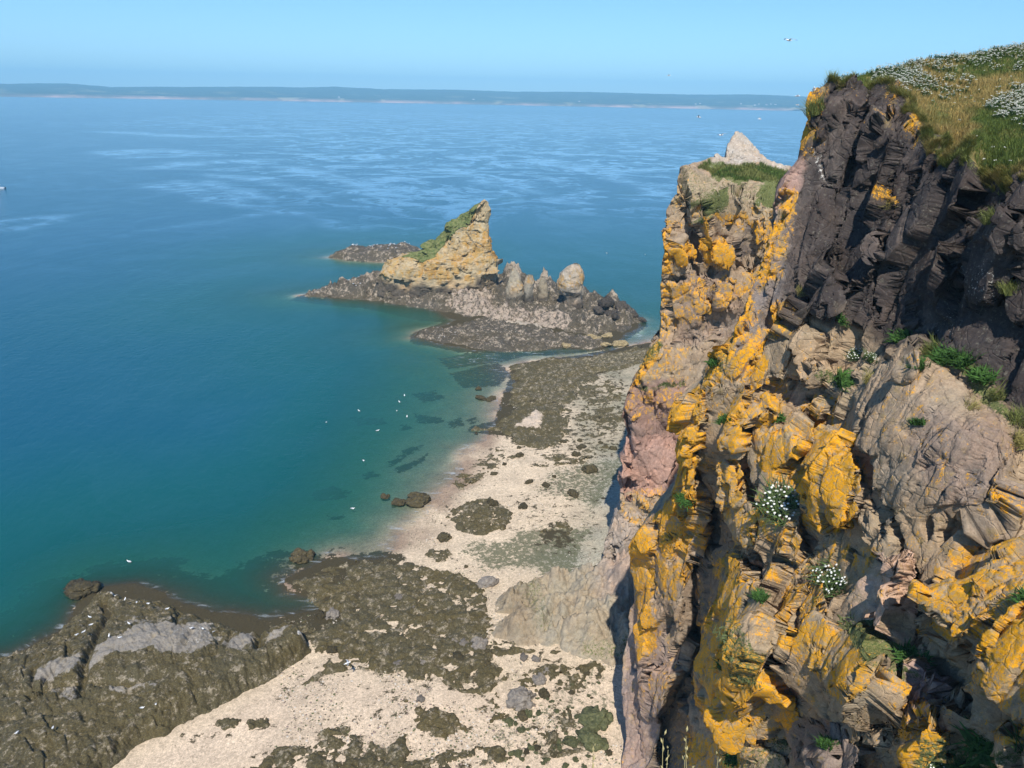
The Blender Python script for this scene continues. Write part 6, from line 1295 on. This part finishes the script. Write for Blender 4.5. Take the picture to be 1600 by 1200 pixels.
def make_flying():
    V, F = skin_body([(-.34, 0, 0), (-.26, 0, 0), (-.10, 0, 0), (.06, 0, .0), (.16, 0, .01), (.22, 0, .02), (.27, 0, .02), (.30, 0, .015)], [(.05, .004), (.04, .018), (.075, .065), (.085, .075), (.06, .06), (.044, .045), (.035, .035), (.008, .01)])
    o = mesh_obj('gull', V, F, M_WHITE)
    for s in (-1, 1):
        st = [(.03, .05, .03, .19), (.07, .28, .12, .17), (.02, .48, .10, .13), (-.10, .66, .05, .07), (-.18, .74, .03, .02)]
        v = []
        for cx_, yy, zz_, ch in st: v += [(cx_ + ch / 2, s * yy, zz_), (cx_, s * yy, zz_ + .018), (cx_ - ch / 2, s * yy, zz_), (cx_, s * yy, zz_ - .008)]
        f = [(i * 4 + j, i * 4 + (j + 1) % 4, (i + 1) * 4 + (j + 1) % 4, (i + 1) * 4 + j) for i in range(4) for j in range(4)]
        kid(mesh_obj('wing', v, f, None, mats=[M_GREYW, M_TIP], fmat=[0] * 12 + [1] * 4), o)
    bv_, bf_ = skin_body([(.29, 0, .015), (.325, 0, .012), (.345, 0, .006)], [(.012, .014), (.009, .011), (.002, .003)], 6)
    kid(mesh_obj('beak', bv_, bf_, M_BEAK), o); return o
gs_, gf_, gw_ = make_gull(True), make_flying(), make_gull(False)
used_ = {'s': False, 'f': False, 'w': False}
def gull(kind, loc, label, group, rot=None, s=1.15):
    src = {'s': gs_, 'f': gf_, 'w': gw_}[kind]
    if used_[kind]: o = copy_tree(src)
    else: o = src; used_[kind] = True
    o.location = tuple(float(v) for v in loc); o.rotation_euler = (random.uniform(-.3, .3) if kind == 'f' else 0, random.uniform(-.15, .15) if kind == 'f' else 0, random.uniform(0, 6.28) if rot is None else rot); o.scale = (s,) * 3
    tag(o, label, 'gull', group)
GW = 'gulls floating on the bay'
for x_, y_, l_ in [(632, 619, 'white gull on the bay, highest of the close pair nearest the reef'), (624, 629, 'white gull on the bay, lower of the close pair nearest the reef'), (561, 643, 'white gull alone on blue water seaward of the close pair'), (620, 643, 'white gull just below the close pair on the bay'), (636, 652, 'white gull on the bay near the first dark submerged weed'), (510, 661, 'white gull farthest seaward on the open bay'), (590, 674, 'white gull in the middle of the teal water'), (568, 721, 'white gull above the large dark submerged weed patch'),
                   (551, 796, 'white gull beside the split rocks in the shallows'), (202, 879, 'white gull floating near the dark outcrop'), (948, 396, 'white gull on the sea behind the islet pinnacles'), (1008, 398, 'white gull on the sea beside the rock pillar'), (675, 301, 'white gull on the rippled sea beyond the sea stack'), (1064, 215, 'white gull on the far sea left of the white peak'), (1109, 229, 'white gull on the far sea close by the white peak')]:
    gull('w', at_z(x_, y_, -.06), l_, GW, s=1.3)
for x_, y_, t_, l_ in [(1233, 63, 70, 'gull gliding in the sky over the clifftop'), (1045, 118, 160, 'tiny gull low in the pale sky above the far shore'), (1092, 183, 120, 'gull flying over the sea left of the clifftop'), (1187, 186, 140, 'gull flying over the sea above the white peak'), (1127, 211, 95, 'gull flying beside the white peak'), (1246, 150, 110, 'gull flying in front of the far shore, upper one'), (1246, 164, 150, 'gull flying in front of the far shore, lower one')]:
    gull('f', at_t(x_, y_, t_), l_, 'gulls in flight', rot=random.uniform(-.6, .6) + (0 if random.random() < .5 else math.pi))
gull('f', at_z(543, 1036, 3.0), 'gull with spread wings low over the broad weed ledge', 'gulls in flight', rot=.4, s=1.2)
def on_outcrop(px, py):
    for z_ in np.arange(5.5, 0, -.15):
        w_ = at_z(px, py, z_); d_ = (xy[used, 0] - w_[0]) ** 2 + (xy[used, 1] - w_[1]) ** 2; i_ = d_.argmin()
        if zz[used][i_] >= z_: return np.array([w_[0], w_[1], zz[used][i_] + .11])
    return None
for x_, y_ in [(188, 999), (171, 997), (169, 1027), (247, 1004), (202, 977), (234, 996), (275, 990), (323, 1005), (244, 1103), (340, 1058), (223, 1110), (84, 1143), (27, 1148), (141, 967), (143, 979), (131, 990), (121, 996), (196, 940), (214, 944), (232, 946), (262, 955), (279, 1082), (318, 990), (300, 985), (334, 1000)]:
    if on_outcrop(x_, y_) is not None: gull('s', on_outcrop(x_, y_), 'white gull standing on the dark rock outcrop', 'gulls resting on the outcrop', s=.9)
rv = bpy.data.objects['rear_reef'].data; rco = np.empty(len(rv.vertices) * 3, F32); rv.vertices.foreach_get('co', rco); rco = rco.reshape(-1, 3)
hi_ = rco[rco[:, 2] > np.quantile(rco[:, 2], .82)]
for i in range(34):
    p_ = hi_[gP.integers(0, len(hi_))]; gull('s', p_ + [0, 0, .12], 'tiny white gull roosting on the low black reef behind the stack', 'gulls on the rear reef', s=1.5)
bv2 = bpy.data.objects['islet_base'].data; bco = np.empty(len(bv2.vertices) * 3, F32); bv2.vertices.foreach_get('co', bco); bco = bco.reshape(-1, 3)
bpx, _ = px_of(bco[:, 0], bco[:, 1], bco[:, 2]); bi = np.where((bpx > 540) & (bpx < 575) & (bco[:, 2] > 3))[0]
for i in range(8):
    p_ = bco[bi[gP.integers(0, len(bi))]]; gull('s', p_ + [0, 0, .12], 'white gull in the cluster on the low arm of the islet', 'gulls on the islet arm', s=1.4)
p_, n_p = tg[16, 16 + 30], None
gull('s', np.array(tg[16 + MG - 2, 16 + 22]) + [0, 0, .15], 'gull perched on the front edge of the rock pillar top', 'gulls perched on the cliffs', s=1.3)
gull('s', on_cliff(1276, 160, .1)[0] + [0, 0, .1], 'gull perched on the seaward corner of the near cliff', 'gulls perched on the cliffs', s=1.2)
print('gulls', round(time.time() - T0, 1))

# ------------------------------------------------------------------ boat leaving the picture, houses on the far shore
boat = empty('motor_boat', at_z(-2, 295, 0.0), (0, 0, math.radians(178)))
tag(boat, 'small white motor boat cut off by the picture edge on the open sea', 'boat')
hs = []
for x_, wd, zk, zt_ in [(-4.2, 1.25, -.25, .95), (-2, 1.4, -.35, .95), (1.0, 1.4, -.35, 1.05), (3.0, .95, -.25, 1.25), (4.6, .06, .4, 1.5)]: hs += [(x_, -wd, zt_), (x_, -wd * .75, zk + .25), (x_, 0, zk), (x_, wd * .75, zk + .25), (x_, wd, zt_)]
hf = [(i * 5 + j, i * 5 + j + 1, (i + 1) * 5 + j + 1, (i + 1) * 5 + j) for i in range(4) for j in range(4)] + [(i * 5 + 4, i * 5, (i + 1) * 5, (i + 1) * 5 + 4) for i in range(4)] + [(0, 4, 3, 1)]
M_HULL = mat_plain('boat_white', (.75, .76, .76), .35, .5, .04); M_DK = mat_plain('boat_glass', (.03, .04, .05), .1, .5, .1)
mesh_obj('hull', hs, hf, M_HULL, parent=boat, smooth_shade=False)
def boxm(name, c, s, m, parent):
    c, s = np.array(c), np.array(s) / 2
    v = [c + s * np.array(q) for q in [(-1, -1, -1), (1, -1, -1), (1, 1, -1), (-1, 1, -1), (-.9, -.9, 1), (.9, -.9, 1), (.9, .9, 1), (-.9, .9, 1)]]
    return mesh_obj(name, v, [(0, 3, 2, 1), (4, 5, 6, 7), (0, 1, 5, 4), (1, 2, 6, 5), (2, 3, 7, 6), (3, 0, 4, 7)], m, parent=parent, smooth_shade=False)
cab = boxm('cabin', (.6, 0, 1.75), (2.4, 1.9, 1.4), M_HULL, boat); boxm('window', (.6, 0, 1.95), (2.44, 1.86, .5), M_DK, cab); boxm('roof', (.5, 0, 2.52), (2.9, 2.1, .12), M_HULL, boat); boxm('motor', (-4.45, 0, .6), (.5, .5, 1.3), M_DK, boat)
M_WALL = mat_plain('house_wall', (.78, .77, .73), .8, .2, .05); M_ROOF = mat_plain('house_roof', (.16, .14, .14), .8, .2, .1)
def house():
    h = empty('house'); a, b, c = 9, 6, 6
    mesh_obj('wall', [(-a, -b, -3), (a, -b, -3), (a, b, -3), (-a, b, -3), (-a, -b, c), (a, -b, c), (a, b, c), (-a, b, c), (-a, 0, c + 4.5), (a, 0, c + 4.5)], [(0, 1, 5, 4), (2, 3, 7, 6), (1, 2, 6, 5), (3, 0, 4, 7), (5, 6, 9, 9), (7, 4, 8, 8)][:4], M_WALL, parent=h, smooth_shade=False)
    KIDS.setdefault(h.name, []).append(h.children[0] if h.children else None)
    r = mesh_obj('roof', [(-a - .6, -b - .8, c), (a + .6, -b - .8, c), (a + .6, 0, c + 5), (-a - .6, 0, c + 5), (-a - .6, b + .8, c), (a + .6, b + .8, c)], [(0, 1, 2, 3), (3, 2, 5, 4), (0, 3, 4, 4)][:2], M_ROOF, parent=h, smooth_shade=False); kid(r, h)
    return h
h0 = house(); bpy.context.view_layer.update()
KIDS[h0.name] = [o for o in scene.objects if o.parent == h0]
hV = np.concatenate([xy_h[:, None] for xy_h in []]) if False else None
def hill_z(px, up_):
    az = math.atan2(*ray(px, 160)[:2]); d_ = D0 + up_
    hx, hy = math.sin(az) * d_, math.cos(az) * d_
    hv3 = HILLV; i_ = ((hv3[:, 0] - hx) ** 2 + (hv3[:, 1] - hy) ** 2).argmin(); return hx, hy, float(hv3[i_, 2]), az
hm_ = hills.data; HILLV = np.empty(len(hm_.vertices) * 3, F32); hm_.vertices.foreach_get('co', HILLV); HILLV = HILLV.reshape(-1, 3)
HL = [(1087, 330, 'house low on the far shore, seaward of the hamlet'), (1094, 420, 'house above the shore, just beside the lowest one'), (1158, 480, 'pale house at the left end of the far hamlet'), (1180, 230, 'house nearest the water in the far hamlet'), (1186, 420, 'house in the middle row of the far hamlet'), (1198, 330, 'house in the lower row of the far hamlet'), (1205, 500, 'house in the upper row of the far hamlet'), (1212, 410, 'house at the right end of the far hamlet'), (740, 360, 'lone house above the red bank on the far shore'), (905, 300, 'lone house midway along the far shore'), (530, 300, 'lone house on the left part of the far shore')]
for i, (px_, u_, l_) in enumerate(HL):
    o = h0 if i == 0 else copy_tree(h0)
    X_, Y_, Z_, az = hill_z(px_, u_); o.location = (X_, Y_, Z_); o.rotation_euler = (0, 0, -az + random.uniform(-.5, .5)); o.scale = (1, 1, 1)
    tag(o, l_, 'house', 'houses on the far shore')

# ------------------------------------------------------------------ the turf ledge under the onlooker, with seed heads nodding into view
x, y = np.meshgrid(np.linspace(-5, 5, 90), np.linspace(-7, 2.0, 80)); xf, yf = x.ravel(), y.ravel()
zf = 57.55 + 1.0 * smooth(.6, -1.2, yf) + fbm2(np.stack([xf, yf], 1), 1.0, 4, 1201) * .12
Kt = np.stack([xf, yf, zf], 1).reshape(80, 90, 3)
front = [Kt[-1] + np.array([0, .25 * f_, -58.5 * f_]) + (np.stack([0 * xf[:90], fbm(Kt[-1] + f_ * 60, 4, 3, 1202) * .4 - .4, 0 * xf[:90]], 1)) for f_ in np.linspace(.01, 1, 50)]
Kt = np.concatenate([Kt, np.stack(front, 0)], 0)
ledge = mesh_obj('headland', Kt.reshape(-1, 3), grid_faces(*Kt.shape[:2]), None, mats=[turf.data.materials[0], MAT_CLIFF], fmat=np.repeat((np.arange(Kt.shape[0] - 1) > 78).astype(int), 89), attrs={'tint': np.tile([.22, .18, .14], (Kt.shape[0] * 90, 1)), 'mask': np.zeros((Kt.shape[0] * 90, 3))})
tag(ledge, 'turf headland the view is taken from', kind='structure')
M_STRAW = mat_plain('grass_straw', (.42, .36, .17), .7, .2, .2)
def stalk(px, py, t, lean, label):
    top = at_t(px, py, t); base = top + np.array([-lean * .12, -.1, -.46]); base[1] = min(base[1], 1.9)
    d = np.linspace(0, 1, 9)[:, None]; ctr = base * (1 - d) + top * d + np.array([lean * .05, 0, 0]) * (d * (1 - d)) * 2
    th = np.linspace(0, 2 * np.pi, 5, endpoint=False); V = np.concatenate([c + np.stack([np.cos(th), np.sin(th), 0 * th], 1) * (.0017 - .0008 * q) for c, q in zip(ctr, d[:, 0])])
    F = np.array([(i * 5 + j, i * 5 + (j + 1) % 5, (i + 1) * 5 + (j + 1) % 5, (i + 1) * 5 + j) for i in range(8) for j in range(5)])
    o = mesh_obj('grass_stalk', V, F, M_STRAW); tag(o, label, 'grass stalk', 'seed heads by the onlooker')
    # spikelets
    sv, sf = [], []; g_ = np.random.default_rng(int(px))
    for i in range(7):
        q = .62 + .38 * i / 6; c = base * (1 - q) + top * q; a_ = g_.uniform(0, 6.28); dd_ = np.array([math.cos(a_) * .4, math.sin(a_) * .4, .9]); L_ = .022; b_ = c + dd_ * .012
        s1 = np.cross(dd_, [0, 0, 1.]); s1 /= np.linalg.norm(s1); s2 = np.cross(dd_, s1); n0 = len(sv) * 1
        pts = [b_] + [b_ + dd_ * L_ * .45 + (s1 * math.cos(h_) + s2 * math.sin(h_)) * .0038 for h_ in np.linspace(0, 6.28, 5)[:4]] + [b_ + dd_ * L_]
        sf += [(n0, n0 + 1 + j, n0 + 1 + (j + 1) % 4) for j in range(4)] + [(n0 + 5, n0 + 1 + (j + 1) % 4, n0 + 1 + j) for j in range(4)]; sv += pts
    mesh_obj('seed_head', sv, sf, M_STRAW, parent=o, smooth_shade=False)
for a in [(1036, 1154, 2.5, -.3, 'upright pale grass seed head over the dark gully foot'), (1072, 1150, 2.45, -.6, 'slanting pale grass seed head beside the upright one'), (1044, 1172, 2.55, .4, 'short pale grass seed head below the upright one'), (1070, 1180, 2.5, -.5, 'short slanting grass seed head at the bottom edge'), (1122, 1182, 2.5, .5, 'pale grass seed head in front of the orange rubble'), (927, 1168, 2.5, .1, 'thin straw-coloured stalk in front of the stony sand')]:
    stalk(*a)
print('done', round(time.time() - T0, 1))
